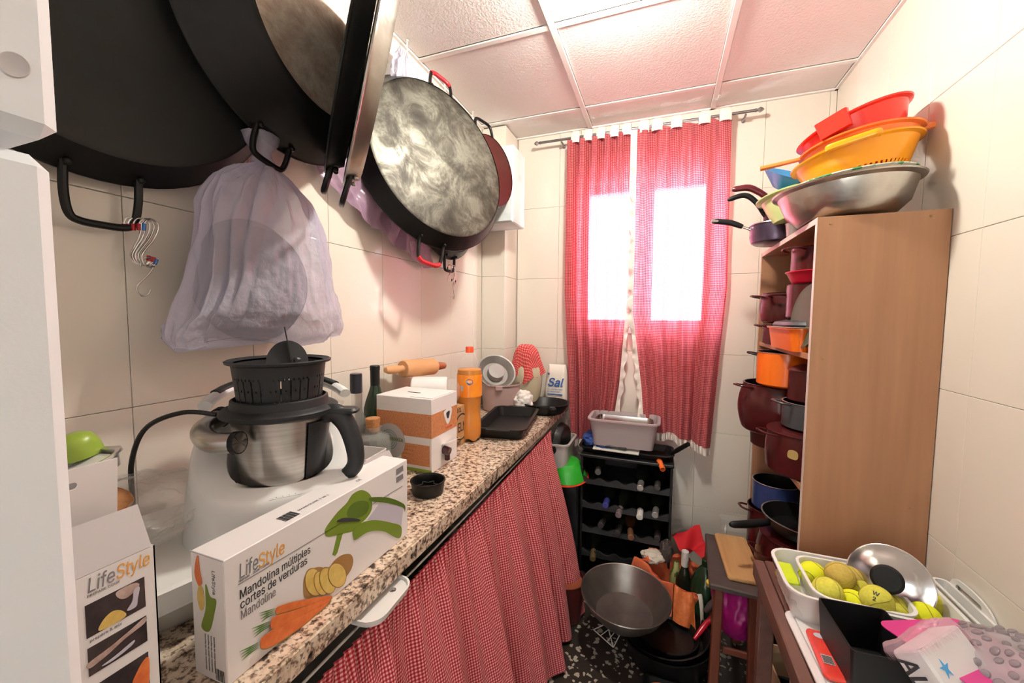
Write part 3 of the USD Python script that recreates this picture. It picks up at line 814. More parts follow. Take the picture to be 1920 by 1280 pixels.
hk = None
for y, lab in ((1.317, 'white cup hook in the ceiling carrying the red handle of the scorched pan'), (1.595, 'empty white cup hook in the ceiling, second from the window'), (1.87, 'empty white cup hook in the ceiling, nearest the window'), (1.045, 'white cup hook in the ceiling behind the edge-on pan'), (.775, 'white cup hook in the ceiling behind the bronze-based pan'), (.50, 'white cup hook in the ceiling above the pan by the fridge')):
    hk = cup_hook(-.93, y, ZC, hk, lab)

# steel S hooks
def s_hook(c, tilt, s=1.0, tip='red_tip', lab='', yaw=0, grp=None):
    P = np.array([(-.012, 0, -.016), (-.0125, 0, -.004), (-.008, 0, .006), (0, 0, .009), (.009, 0, .005), (.011, 0, -.006), (.006, 0, -.026), (-.003, 0, -.045), (-.009, 0, -.060), (-.006, 0, -.072), (.004, 0, -.078), (.013, 0, -.072), (.016, 0, -.060)]) * s
    R = rot([0, 0, 1], 90 + yaw) @ rot([0, 1, 0], tilt)
    path = place(tm(cr(P, 5), np.array([[0, 1, 2]])), R, c).vertices
    t = Thing('s_hook', lab, 'hook', c, grp)
    t.part('wire', tube(path, .0016, 8), 'steel_shiny')
    if tip:
        t.part('tip', tube(path[:6], .0031, 8), tip, 'plastic tip')
        t.part('tip', tube(path[-5:], .0031, 8), tip, 'plastic tip')


hb = np.array([-.925, .466, 1.563])
for k in range(5):
    tipm = 'blue_tip' if k == 4 else 'red_tip'
    s_hook(hb + np.array([.004 * k - .006, .0055 * k - .012, .005]), -4 + 3.5 * k, 1.0 if k < 4 else 1.05, tipm, ('first', 'second', 'third', 'fourth')[k] + ' red-tipped steel S hook from the left on the matt black pan handle' if k < 4 else 'steel S hook with blue tips in the cluster on the matt black pan handle', yaw=-25 + 9 * k, grp='S hooks on the black pan handle' if k < 4 else None)
s_hook(hb + np.array([.006, .004, -.066]), 14, 0.85, None, 'bare steel S hook hanging lowest, under the cluster of tipped hooks')
s_hook((-.912, 1.607, 1.622), 4, .9, 'cap_dark', 'thin wire hook hanging left of the red handle, dark tips', yaw=-30)
s_hook((-.907, 1.632, 1.622), -8, 1.0, 'cap_dark', 'thin wire hook hanging right under the red handle, dark tips', yaw=10)
s_hook((-.906, 1.628, 1.545), 6, .9, None, 'thin bare wire hook linked below the hooks near the red handle', yaw=40)

# ------------------------------------------------------------------ bags behind and below the pans
def bag_mesh(c, prof, nseg=260, folds=13, seed=0, flat=(1, 1), lean=(0, 0)):
    """gathered plastic bag: prof = [(z, half width along y, half depth along x, fold depth)] from the knot down"""
    prof = np.array(prof)
    v = []
    ts = np.linspace(0, 1, 140)
    zi = np.interp(ts, np.linspace(0, 1, len(prof)), prof[:, 0])
    wi, di, fi = (np.interp(ts, np.linspace(0, 1, len(prof)), prof[:, k]) for k in (1, 2, 3))
    k3 = np.ones(9) / 9
    sm = lambda q: np.convolve(np.pad(q, 4, mode='edge'), k3, 'valid')
    wi, di = sm(wi), sm(di)
    a = np.linspace(0, 2 * np.pi, nseg, endpoint=False)
    for j in range(len(ts)):
        q = np.column_stack([np.cos(a) * 1.6, np.sin(a) * 1.6, np.full(nseg, ts[j] * .9)])
        nz = meshkit.fbm(q * 2.2 + seed * 7, 4, seed) - .5
        fold = np.abs(np.sin(folds * a / 2 + 3 * (meshkit.noise(q * 1.3 + seed, seed) - .5) * 3 + 1.5 * ts[j])) - .5
        w1 = meshkit.noise(np.column_stack([np.cos(a) * 3.2 + 1.2 * ts[j], np.sin(a) * 3.2, np.full(nseg, ts[j] * 3.1)]) + seed, seed + 3)
        w2 = meshkit.noise(np.column_stack([np.cos(a) * 6 - 2.5 * ts[j], np.sin(a) * 6 + 2 * ts[j], np.full(nseg, ts[j] * 4.5)]) + seed, seed + 4)
        ridge = (1 - np.abs(2 * w1 - 1)) ** 3 * .55 + (1 - np.abs(2 * w2 - 1)) ** 3 * .30 - .2
        m = 1 + fi[j] * (fold * .6 + nz * 1.2) + .16 * ridge * min(1, 4 * ts[j])
        y = c[1] + wi[j] * np.sin(a) * m + lean[1] * ts[j]
        x = c[0] + di[j] * np.cos(a) * m + lean[0] * ts[j]
        z = c[2] + zi[j] + .02 * nz * ts[j] + .012 * np.sin(3 * a + seed) * ts[j] ** 2
        v.append(np.column_stack([np.maximum(x, XL + .004), y, z]))
    v = np.vstack(v)
    f = [(j * nseg + i, j * nseg + (i + 1) % nseg, (j + 1) * nseg + (i + 1) % nseg, (j + 1) * nseg + i) for j in range(len(ts) - 1) for i in range(nseg)]
    L = len(v)
    m = tm(np.vstack([v, v[-nseg:].mean(0) + [0, 0, -.004], v[:nseg].mean(0)]), f)
    e = [(L, (len(ts) - 1) * nseg + (i + 1) % nseg, (len(ts) - 1) * nseg + i) for i in range(nseg)] + [(L + 1, i, (i + 1) % nseg) for i in range(nseg)]
    return trimesh.Trimesh(m.vertices, np.vstack([m.faces, e]), process=False)


t = Thing('plastic_bag', 'white lilac plastic bag knotted at the top, hanging on the wall above the food processor', 'plastic bag', (-.87, .69, 1.75), None)
bagm = bag_mesh((-.875, .682, 1.755), [(.0, .018, .012, .3), (-.012, .022, .016, .5), (-.03, .055, .03, .5), (-.07, .105, .05, .42), (-.13, .135, .062, .32), (-.21, .150, .070, .22), (-.29, .165, .074, .15), (-.355, .190, .072, .12), (-.395, .215, .052, .12), (-.42, .195, .025, .12)], seed=3, folds=15)
t.part('film', bagm, 'bag', smooth=True)
t.part('knot', crumple(place(lathe([(0, .05), (.022, .055), (.038, .045), (.03, .03), (.018, .012), (.02, 0), (.026, -.012), (.016, -.02), (0, -.022)], 32), t=(-.872, .672, 1.758)), .012, 45, 2), 'bag', 'bunched knot of the bag', smooth=True)
c = (-.872, .668, 1.478)
t = Thing('bagged_pan', 'dark grey pan showing through the white lilac plastic bag', 'pan', c)
t.part('wall', place(pan_shell(.122, .136, .03), aim((-1, 0, -.04), (0, 0, 1)), c), 'enamel')
t.part('base', place(lathe([(0, -.002), (.10, -.001), (.121, .002), (0, .003)], 48), aim((-1, 0, -.04), (0, 0, 1)), c), 'enamel')


def wrap(u, v):
    """purple film wrapped round what hangs behind the scorched pan"""
    y = lerp(.872, 1.50, u)
    top = lerp(2.02, 2.16, u)
    low = np.interp(u, [0, .05, .15, .32, .55, .75, .9, 1], [1.86, 1.80, 1.765, 1.715, 1.655, 1.63, 1.60, 1.60])
    z = lerp(top, low, v)
    n = meshkit.fbm(np.array([[u * 9, v * 5, 2.2]]), 4, 5)[0] - .5
    x = XL + .012 + .052 * math.sin(math.pi * min(1, u * .9 + .1)) * (1 - .6 * v) + .045 * n + .012 * abs(math.sin(17 * u + 6 * v))
    return (max(x, XL + .004), y, z + .02 * n), (u, v)


m, uv = sheet(wrap, 120, 70)
single('purple_bag', m, 'bag_purple', 'crumpled purple plastic bag on the wall behind the scorched paella pan', 'plastic bag', smooth=True)
m = bag_mesh((-.918, 1.30, 2.36), [(.0, .05, .012, .3), (-.03, .06, .02, .4), (-.08, .08, .028, .3), (-.14, .09, .028, .2)], seed=6, folds=11)
single('bag_scrap', m, 'bag', 'white bag top bunched on the ceiling hook behind the red handle', 'plastic bag', smooth=True)

# white box on the far left wall
t = Thing('wall_box', 'flat-fronted white box mounted high in the far left corner behind the pans', 'wall box', (-.84, 1.97, 1.85))
t.part('body', bx(XL, 1.885, 1.868, -.712, 2.058, 2.247, .005), 'tape')
t.part('front_plate', bx(XL + .006, 1.879, 1.874, -.718, 1.886, 2.241, .004), 'tape')

# ------------------------------------------------------------------ things on the worktop, from the fridge to the far end
Z = CZ
# opened upright box
t = Thing('gadget_box', 'opened upright white carton with dark cooking photos, beside the fridge', 'box', (-.585, .21, Z))
x0, x1, y0, y1, zt = -.625, -.552, .142, .2745, 1.127
t.part('body', cat_([bx(x1 - .0015, y0, Z, x1, y1, zt), bx(x0, y0, Z, x0 + .0015, y1, zt), bx(x0, y0, Z, x1, y0 + .0015, zt), bx(x0, y1 - .0015, Z, x1, y1, zt), bx(x0, y0, Z, x1, y1, Z + .0015)]), 'card_white', smooth=False)
t.part('flap', on(bx(0, 0, 0, y1 - y0 - .006, .052, .0012), (x1 - .001, y0 + .003, zt), (0, 1, 0), (-.45, 0, .89)), 'card_grey', 'front flap bent inwards', smooth=False)
fl = sbox(0, 0, y1 - y0 - .004, .098).difference(affinity.translate(Polygon(rrect(.03, .008, .004)), .078, .078))
fp = t.part('flap', on(poly(fl, .0012), (x0 + .001, y0 + .002, zt), (0, 1, 0), (.10, 0, .995)), 'card_white', 'back flap with a hanging hole', smooth=False)
t.part('lettering', on(text('Life', .013, .0003), (x0 + .0075, y0 + .052, zt + .036), (0, 1, 0), (.10, 0, .995)), 'ink_grey', 'small grey lettering', under=fp)


def BX(px, py):
    p = H(px, py, 0, x1)
    return (p[1] - y0, p[2] - Z)


o, ex, ey = (x1 + .0002, y0, Z), (0, 1, 0), (0, 0, 1)
a = BX(162, 1113)
L0 = a[0]
t.part('lettering', on(text('Life', .0155, .0004, slant=.1, wscale=.62), (x1 + .0002, y0 + L0, Z + BX(165, 1112)[1]), ex, ey), 'ink_grey', 'grey lettering Life')
t.part('lettering', on(text('Style', .0155, .0004, slant=.1, wscale=.62), (x1 + .0002, y0 + L0 + .0235, Z + BX(165, 1112)[1]), ex, ey), 'ink_orange', 'orange lettering Style')
t.part('lettering', on(text('PREPARE COOK', .0026, .0003), (x1 + .0002, y0 + L0, Z + BX(165, 1120)[1]), ex, ey), 'ink_grey')
pa, pb = L0 - .002, BX(272, 1120)[0]
for k, (b0, b1) in enumerate(((BX(165, 1196)[1], BX(165, 1133)[1]), (BX(168, 1268)[1], BX(168, 1214)[1]), (.03, BX(170, 1290)[1]))):
    w_, h_ = pb - pa, b1 - b0
    ph = t.part('photo', on(poly([(pa, b0), (pb, b0), (pb, b1), (pa, b1)], .0004), o, ex, ey), 'ink_dark', 'dark cooking photo')
    g = lambda pts: poly(spline2([(pa + p * w_, b0 + q * h_) for p, q in pts]))
    op = (x1 + .0005, y0, Z)
    if k == 0:
        t.part('pale_hand', on(g([(.5, .95), (.78, .97), (.9, .82), (.7, .62), (.55, .7)]), op, ex, ey), 'ink_skin', under=ph)
        t.part('whisk', on(g([(.66, .2), (.82, .18), (.86, .42), (.9, .75), (.8, .75), (.76, .42)]), (x1 + .0007, y0, Z), ex, ey), 'lilac_print', under=ph)
        t.part('orange_heap', on(g([(.2, .04), (.62, .04), (.58, .28), (.42, .42), (.26, .3)]), op, ex, ey), 'ink_pot', under=ph)
    if k == 1:
        t.part('spoon', on(g([(.0, .5), (.35, .62), (.7, .8), (.98, .97), (.95, .75), (.6, .6), (.3, .4), (.02, .3)]), op, ex, ey), 'ink_skin', under=ph)
        t.part('spoon', on(g([(.2, .12), (.45, .2), (.75, .34), (.7, .2), (.4, .08)]), (x1 + .0007, y0, Z), ex, ey), 'lilac_print', under=ph)
    if k == 2:
        t.part('carrot', on(g([(.5, .1), (.9, .2), (1.0, .9), (.7, .7)]), op, ex, ey), 'carrot', under=ph)
t.part('lettering', on(text('prepare & mix', .003, .0003), (x1 + .0002, y0 + L0, Z + BX(165, 1206)[1]), ex, ey), 'ink_grey')

# white bowl under a white tray
cb = (-.79, .415)
t = Thing('serving_bowl', 'white round bowl under the white tray between the two cartons', 'bowl', (*cb, Z))
t.part('bowl', place(lathe([(0, .002), (.075, .002), (.085, .0), (.09, .006), (.122, .05), (.128, .054), (.124, .056), (.086, .012), (0, .008)], 56), t=(*cb, Z)), 'white_gloss')
t = Thing('white_tray', 'shallow white rounded tray resting on the bowl beside the food processor', 'tray', (-.79, .40, .96))
t.part('tray', place(loft([ring(.30, .30, .05, .0), ring(.31, .31, .055, .002), ring(.315, .315, .06, .036), ring(.305, .305, .055, .040)]), rot([0, 0, 1], -14), (-.815, .385, .958)), 'white_plastic')
for k, (u, w) in enumerate(((-.03, .16), (.0, .2), (.035, .17))):
    t.part('rib', place(bx(-.10, -w / 2, .0395, -.094, w / 2, .0425, .001), rot([0, 0, 1], -14 + 90), (-.795 + u, .40 + u, .958)), 'white_gloss')

# clear bag with bread, foil tray with green lid
t = Thing('bread_bag', 'clear crinkled plastic bag with brown bread on the white tray', 'plastic bag', (-.84, .36, 1.0))
fm = crumple(blob((-.835, .372, 1.060), (.115, .12, .058), .30, 2.6, 4, 5), .012, 38, 9)
fm.vertices[:, 2] = np.maximum(fm.vertices[:, 2], 1.0005)
fm.vertices[:, 0] = np.maximum(fm.vertices[:, 0], XL + .006)
t.part('film', fm, 'clear_bag', smooth=50)
t.part('bread', blob(H(168, 950, 0, -.80), (.055, .045, .026), .12, 2, 3), 'bread')
t = Thing('foil_dish', 'shiny foil dish tilted over the clear bag beside the fridge', 'foil dish', (-.80, .235, 1.13))
FD = H(158, 900, 0, -.80)
t.part('dish', crumple(place(open_box(.085, .085, .024, .015, .002, .006, .005), rot([1, 0, 0], 24) @ rot([0, 1, 0], -8), FD), .004, 40, 3), 'foil')
t.part('liner', place(loft([ring(.060, .060, .012, .004), ring(.070, .070, .014, .020)]), rot([1, 0, 0], 24) @ rot([0, 1, 0], -8), FD), 'white_plastic')
single('green_cup', place(lathe([(0, .036), (.012, .035), (.020, .030), (.025, .02), (.027, 0), (.025, 0), (.022, .018), (0, .030)], 40), rot([1, 0, 0], 14), H(152, 852, 0, -.84)), 'olive_green', 'olive green upturned plastic cup on the foil dish beside the fridge', 'cup')

# food processor
A = np.array([-.70, .565])
t = Thing('food_processor', 'white food processor with a steel jug and a black steaming basket on top', 'food processor', (*A, Z))
fwd = np.array([.80, -.60])    # the way its front faces
sd = np.array([.60, .80])


def body_pt(a, w, l0, l1):
    c, s = math.cos(a), math.sin(a)
    l = l1 if c > 0 else l0
    e = 2.5
    r = (abs(c) ** e + abs(s) ** e) ** (-1 / e)
    return r * c * l, r * s * w


angs = np.linspace(0, 2 * np.pi, 96, endpoint=False)


def top_z(f):
    """height of the shell's sloping top: high at the back, low at the front"""
    return np.interp(f, [-.20, -.165, -.12, -.06, .0, .05, .10, .13], [1.205, 1.212, 1.205, 1.175, 1.13, 1.098, 1.075, 1.055])


rings = []
for k, (s, zf) in enumerate(((.94, 0), (1.0, .02), (1.0, .35), (.99, .70), (.965, .90), (.93, .97), (.88, 1.0), (.70, 1.0), (.60, .985))):
    R = []
    for a in angs:
        f, w = body_pt(a, .163, .180, .110)
        zt_ = top_z(f * min(1, s + .03))
        k_ = 1 - .10 * (zf ** 2) * (1 if f < 0 else .3)
        f2, w2 = f * s * k_, w * s * (1 - .06 * zf)
        p = A + fwd * f2 + sd * w2
        R.append((p[0], p[1], Z + .006 + (zt_ - Z - .006) * zf))
    rings.append(np.array(R))
# the well the jug stands in
for rr, zz in ((.090, None), (.084, 1.040), (.06, 1.035)):
    R = []
    for a in angs:
        p = A + fwd * (rr * math.cos(a)) + sd * (rr * math.sin(a))
        R.append((p[0], p[1], (top_z(rr * math.cos(a)) - .006) if zz is None else zz))
    rings.append(np.array(R))
t.part('body', loft(rings), 'white_gloss', smooth=50)
arc = [(A + fwd * (-.135 + .0) + sd * s_) for s_ in np.linspace(-.10, .10, 13)]
arc = [(*(A + fwd * (-.168 * math.cos(b)) + sd * (.125 * math.sin(b))), 1.222 + .028 * math.cos(b)) for b in np.radians(np.linspace(-80, 80, 19))]
t.part('back_handle', tube(arc, .012, 10, flat=.8), 'white_gloss')
t.part('handle_pad', tube([np.array(p) + [0, 0, .006] for p in arc[2:-2]], .0095, 10, flat=.8), 'plastic_grey', 'dark pad on the back handle')
for q in ((-.11, -.10), (-.11, .10), (.06, -.10), (.06, .10)):
    p = A + fwd * q[0] + sd * q[1]
    t.part('foot', place(lathe([(0, 0), (.012, 0), (.012, .008), (0, .008)], 14), t=(*p, Z)), 'rubber')
J = (*A, 0)
t.part('jug', place(lathe([(0, 1.050), (.062, 1.050), (.068, 1.054), (.0845, 1.20), (.0865, 1.206), (.083, 1.206), (.065, 1.058), (0, 1.056)], 64), t=J), 'steel')
bs = lathe([(.0, 1.040), (.060, 1.040), (.068, 1.045), (.0690, 1.056), (.065, 1.062)], 48)
t.part('jug_foot', place(bs, t=J), 'plastic_black')
hd = np.array([.92, .38])       # side of the jug with the handle
hd /= np.linalg.norm(hd)
hp = lambda r, z: (A[0] + hd[0] * r, A[1] + hd[1] * r, z)
pl = []
for a in np.radians(np.linspace(-32, 32, 13)):
    ca, sa = math.cos(a), math.sin(a)
    d = np.array([hd[0] * ca - hd[1] * sa, hd[1] * ca + hd[0] * sa])
    pl.append([(A[0] + d[0] * r_, A[1] + d[1] * r_, z_) for r_, z_ in ((.0692, 1.048), (.073, 1.07), (.080, 1.13), (.0885, 1.195))])
v = np.array(pl)
n_, k_ = v.shape[:2]
f = [(i * k_ + j, (i + 1) * k_ + j, (i + 1) * k_ + j + 1, i * k_ + j + 1) for i in range(n_ - 1) for j in range(k_ - 1)]
t.part('handle_plate', tm(v.reshape(-1, 3), f), 'plastic_grey')
P = cr([hp(.080, 1.200), hp(.105, 1.205), hp(.128, 1.18), hp(.142, 1.135), hp(.142, 1.10), hp(.120, 1.075), hp(.095, 1.060), hp(.068, 1.055)], 6)
t.part('handle', tube(P, np.interp(np.linspace(0, 1, len(P)), [0, .2, .6, .8, 1], [.014, .016, .0125, .010, .013]), 14, flat=1.25), 'plastic_grey')
lid = lathe([(0, 1.206), (.088, 1.204), (.094, 1.206), (.102, 1.210), (.103, 1.217), (.098, 1.221), (.086, 1.224), (.084, 1.238), (.080, 1.240), (.078, 1.226), (0, 1.222)], 64)
t.part('lid', place(lid, t=J), 'plastic_grey')
p0 = A + hd * .10
t.part('lid_tab', place(loft([ring(.075, .034, .012, 0), ring(.078, .036, .013, .005), ring(.07, .03, .012, .009)]), aim((0, 0, 1), (-hd[1], hd[0], 0)), (A[0] + hd[0] * .112, A[1] + hd[1] * .112, 1.207)), 'plastic_grey')
# locking pipe of the jug at the left
lp = cr([(*(A + np.array([-.102, -.045])), 1.20), (*(A + np.array([-.075, -.100])), 1.187), (*(A + np.array([-.02, -.118])), 1.178), (*(A + np.array([.03, -.105])), 1.180)], 8)
t.part('locking_arm', tube(lp, .0175, 16), 'steel')
t.part('arm_cap', tube(lp[:3], .0195, 16), 'plastic_black')
t.part('arm_cap', tube(lp[-3:], .0195, 16), 'plastic_black')
pan_ = [(*(A + fwd * f_ + sd * s_), float(top_z(f_)) - .0065) for f_, s_ in ((.084, -.030), (.084, .030), (.096, .026), (.096, -.026))]
t.part('control_panel', trimesh.convex.convex_hull(np.array(pan_ + [(x, y, z + .002) for x, y, z in pan_])), 'card_white')
for k in range(3):
    for q in range(4):
        f_, s_ = .086 + k * .0035, -.015 + q * .010
        p = A + fwd * f_ + sd * s_
        t.part('button', bx(p[0] - .0013, p[1] - .0013, float(top_z(f_)) - .006, p[0] + .0013, p[1] + .0013, float(top_z(f_)) - .0036), 'ink')
cord = cr([(*(A + np.array([-.06, -.085])), 1.215), (-.80, .45, 1.222), (-.86, .425, 1.195), (-.90, .42, 1.13), (-.915, .425, 1.05), (-.92, .43, .98), (-.93, .45, .908)], 8)
t.part('power_cord', tube(cord, .0042, 8), 'rubber')

# steaming basket: a real slotted wall
t = Thing('steaming_basket', 'black slotted plastic basket standing on the food processor lid', 'basket', (*A, 1.225))
cyl_pts = []
NA, slots = 180, []
zz = np.array([1.226, 1.236, 1.241, 1.258, 1.262, 1.279, 1.283, 1.290, 1.305])
rr = np.interp(zz, [1.226, 1.305], [.072, .081])
v, f = [], []
for i in range(len(zz)):
    for a in np.linspace(0, 2 * np.pi, NA, endpoint=False):
        for r_ in (rr[i], rr[i] - .003):
            v.append((A[0] + r_ * math.cos(a), A[1] + r_ * math.sin(a), zz[i]))
idx = lambda i, j, s: (i * NA + (j % NA)) * 2 + s


def is_open(i, j):
    if i not in (1, 3, 5):
        if i in (2, 4) and j % 6 in (4,):
            return j % 30 > 4
        return False
    return (j + (2 if i == 3 else 0)) % 3 == 0 and j % 30 > 3


for i in range(len(zz) - 1):
    for j in range(NA):
        if is_open(i, j):
            f += [(idx(i, j, 0), idx(i + 1, j, 0), idx(i + 1, j, 1), idx(i, j, 1)), (idx(i, j + 1, 0), idx(i, j + 1, 1), idx(i + 1, j + 1, 1), idx(i + 1, j + 1, 0)), (idx(i, j, 0), idx(i, j, 1), idx(i, j + 1, 1), idx(i, j + 1, 0)), (idx(i + 1, j, 0), idx(i + 1, j + 1, 0), idx(i + 1, j + 1, 1), idx(i + 1, j, 1))]
        else:
            f += [(idx(i, j, 0), idx(i, j + 1, 0), idx(i + 1, j + 1, 0), idx(i + 1, j, 0)), (idx(i, j, 1), idx(i + 1, j, 1), idx(i + 1, j + 1, 1), idx(i, j + 1, 1))]
t.part('wall', tm(v, f), 'plastic_grey', smooth=25)
t.part('base', place(lathe([(0, 1.226), (.0715, 1.226), (.0715, 1.230), (0, 1.230)], 48), t=J), 'plastic_grey')
t.part('rim', place(lathe([(.0775, 1.303), (.090, 1.307), (.0915, 1.311), (.088, 1.313), (.0765, 1.309)], 64), t=J), 'plastic_grey')
for a in (150, -20):
    q = np.radians(a)
    t.part('latch', bx(A[0] + .082 * math.cos(q) - .006, A[1] + .082 * math.sin(q) - .006, 1.308, A[0] + .082 * math.cos(q) + .006, A[1] + .082 * math.sin(q) + .006, 1.321, .003), 'plastic_grey')
t = Thing('spatula', 'dark grey spatula with a shield-shaped blade lying in the slotted basket', 'spatula', (-.69, .56, 1.31))
sh = spline2([(-.034, .0), (-.022, .024), (0, .034), (.022, .024), (.034, 0), (.030, -.022), (.014, -.034), (-.012, -.034), (-.030, -.022)])
Rs = aim((.80, -.50, .42), (.1, .1, 1))
t.part('guard', place(poly(sh, .003), Rs, (-.655, .545, 1.318)), 'plastic_grey')
bl = [(-.006, .0), (.012, -.002), (.006, .035), (-.004, .066), (-.008, .060)]
t.part('blade', place(poly(bl, .0022), aim((.62, .75, .15), (-.45, -.1, 1)), (-.648, .545, 1.312)), 'plastic_grey')

# long mandoline carton
fx, my0, my1, mz = -.53, .336, .739, 1.0755
t = Thing('mandoline_box', 'long white carton printed with a green slicer, potatoes and carrots, at the worktop edge', 'box', (-.565, .54, Z))
t.part('carton', bx(-.596, my0, Z, fx, my1, mz, .0012), 'card_white', smooth=False)
t.part('lid_edge', bx(-.5965, my0 - .0006, mz - .001, fx + .0006, my0 + .0006, mz + .0006), 'card_grey', smooth=False)
FO, FX_, FY_ = (fx + .0002, 0, 0), (0, 1, 0), (0, 0, 1)


def W(*pts):
    """places on the carton's long face read off the photograph's crop of it"""
    return [(lambda p: (p[1], p[2]))(H(340 + a / 2.909, 840 + b / 2.909, 0, fx)) for a, b in pts]


def face_poly(pts, m, name, lay=0, label=None, under=None, smooth_=True):
    q = W(*pts)
    return t.part(name, on(poly(spline2(q) if smooth_ else q, .0004), (fx + .0002 + lay * .0004, 0, 0), FX_, FY_), m, label, under=under, smooth=False)


def face_text(s, p0, p1, m, hgt, bold=False, slant=0.0):
    (ya, za), (yb, zb) = W(p0, p1)
    mm = text(s, hgt, .0004, bold, slant)
    mm.vertices[:, 0] *= (yb - ya) / (mm.vertices[:, 0].max() - mm.vertices[:, 0].min())
    t.part('lettering', on(mm, (fx + .0002, ya, za), FX_, FY_), m, 'lettering ' + s, smooth=False)


face_text('Life', (312, 718), (415, 660), 'ink_grey', .021, slant=.1)
face_text('Style', (417, 660), (560, 578), 'ink_orange', .021, slant=.1)
face_text('PREPARE - COOK - SERVE', (312, 735), (480, 650), 'ink_grey', .0032)
face_poly([(310, 742), (1205, 205), (1205, 208), (310, 746)], 'ink_grey', 'rule', smooth_=False)
face_text('Mandolina múltiples', (316, 826), (700, 578), 'ink', .0125)
face_text('cortes de verduras', (320, 880), (684, 640), 'ink', .0125)
face_text('Mandoline', (322, 938), (512, 806), 'ink_grey', .0125)
# green slicer
gs = face_poly([(790, 430), (850, 350), (900, 300), (935, 250), (985, 228), (1030, 255), (1040, 310), (1030, 350), (1000, 390), (960, 425), (940, 450), (870, 468), (800, 482), (782, 465)], 'lime', 'printed_slicer', 0, 'printed green slicer')
face_poly([(905, 340), (935, 300), (985, 285), (1020, 300), (1010, 350), (960, 380), (910, 375)], 'lime_dark', 'shade', 1, under=gs)
face_poly([(1010, 390), (1080, 300), (1210, 318), (1198, 425), (1100, 400)], 'lilac_print', 'blade', 1, under=gs, smooth_=False)
face_poly([(1030, 268), (1130, 270), (1212, 305), (1216, 345), (1205, 322), (1120, 298), (1035, 288)], 'lime_dark', 'frame', 2, under=gs)
face_poly([(935, 450), (985, 405), (1060, 392), (1140, 405), (1195, 425), (1195, 480), (1170, 488), (1100, 452), (1020, 455), (950, 497), (938, 490)], 'lime', 'frame', 2, under=gs)
face_poly([(850, 470), (880, 462), (850, 570), (838, 588), (824, 580)], 'lime', 'leg', 0, under=gs, smooth_=False)
face_poly([(845, 398), (890, 378), (960, 385), (970, 395), (890, 402)], 'ink', 'slot', 2, under=gs)
# potatoes
pt = face_poly([(790, 700), (820, 630), (870, 585), (920, 578), (936, 610), (925, 660), (890, 710), (840, 760), (790, 770)], 'ink_peel', 'printed_potato', 0, 'printed potato')
face_poly([(665, 770), (672, 700), (720, 655), (770, 650), (790, 690), (760, 790), (720, 810), (675, 815)], 'ink_peel', 'peel', 0, under=pt)
for k, (cx_, cy_, a_, b_) in enumerate(((722, 730, 48, 76), (758, 735, 36, 66), (792, 720, 42, 72), (842, 690, 48, 66))):
    for gr, mm_, lay_ in ((1.0, 'ink_peel', 1), (.93, 'ink_pot', 2)):
        face_poly([(cx_ + gr * (a_ * math.cos(q) + .25 * b_ * math.sin(q)), cy_ + gr * (b_ * math.sin(q) - .35 * a_ * math.cos(q))) for q in np.linspace(0, 2 * np.pi, 12, endpoint=False)], mm_, 'potato_slice' if mm_ == 'ink_pot' else 'slice_rim', 2 * k + lay_, under=pt)
for k, pts in enumerate(([(505, 870), (540, 850), (640, 825), (800, 800), (790, 822), (650, 860), (540, 892), (510, 898)], [(475, 940), (500, 910), (600, 880), (790, 815), (780, 840), (640, 920), (520, 970), (478, 975)], [(415, 1055), (430, 1020), (500, 975), (640, 905), (785, 835), (760, 865), (640, 965), (500, 1060), (430, 1085)])):
    mid = np.mean(pts, 0)
    face_poly([tuple(mid + (np.array(q) - mid) * [1.01, 1.0] + [0, 7]) for q in pts], 'ink_peel', 'carrot_shade', 9 + 2 * k)
    cpt = face_poly(pts, 'carrot', 'printed_carrot', 10 + 2 * k, 'printed carrot')
    (lx, ly) = pts[0]
    for q in range(4):
        dx, dy = ((-82, 38, 10), (-92, 58, 16), (-98, 72, 18))[k][:2]
        face_poly([(lx + 6, ly + 2 + 9 * q), (lx + dx * .5, ly + dy * .4 + 11 * q), (lx + dx + 4 * q, ly + dy * .75 + 16 * q), (lx + dx * .45, ly + dy * .4 + 6 + 11 * q)], 'leaf', 'leaf', 0, under=cpt, smooth_=False)
for (a_, b_) in ((105, 140), (150, 182)):
    face_poly([(1172, a_ + 10), (1208, a_ - 12), (1210, b_ - 18), (1172, b_ + 8)], 'ink_grey', 'printed_badge', smooth_=False)
# end face and top print
EO, EX_, EY_ = (-.596, my0 - .0002, Z), (1, 0, 0), (0, 0, 1)
tp = lambda pts, m, name: t.part(name, on(poly(spline2(pts), .0004), EO, EX_, EY_), m, smooth=False)
tp([(.012, .165), (.017, .172), (.020, .150), (.023, .135), (.015, .130), (.008, .145)], 'carrot', 'printed_carrot')
tp([(.015, .128), (.024, .128), (.026, .105), (.018, .095), (.012, .110)], 'ink_pot', 'printed_potato')
tp([(.030, .135), (.038, .120), (.050, .118), (.046, .100), (.034, .070), (.018, .072), (.028, .100)], 'lime', 'printed_slicer')
t.part('lettering', on(text('LifeStyle', .006, .0003), (-.5525, my0 - .0002, Z + .158), (0, 0, -1), (1, 0, 0)), 'ink_grey', smooth=False)
for k in range(4):
    t.part('lettering', on(text('mandoline slicer de legumes', .0028, .0003), (-.570 + .006 * k, my0 - .0002, Z + .012), (0, 0, 1), (-1, 0, 0)), 'ink_grey', smooth=False)
t.part('barcode', on(cat_([poly([(.044 + .0022 * k, .004), (.0445 + .0022 * k + .0004 * (k % 3), .004), (.0445 + .0022 * k + .0004 * (k % 3), .02), (.044 + .0022 * k, .02)], .0003) for k in range(8)]), EO, EX_, EY_), 'ink', smooth=False)
TO = (-.530, 0, mz + .0002)
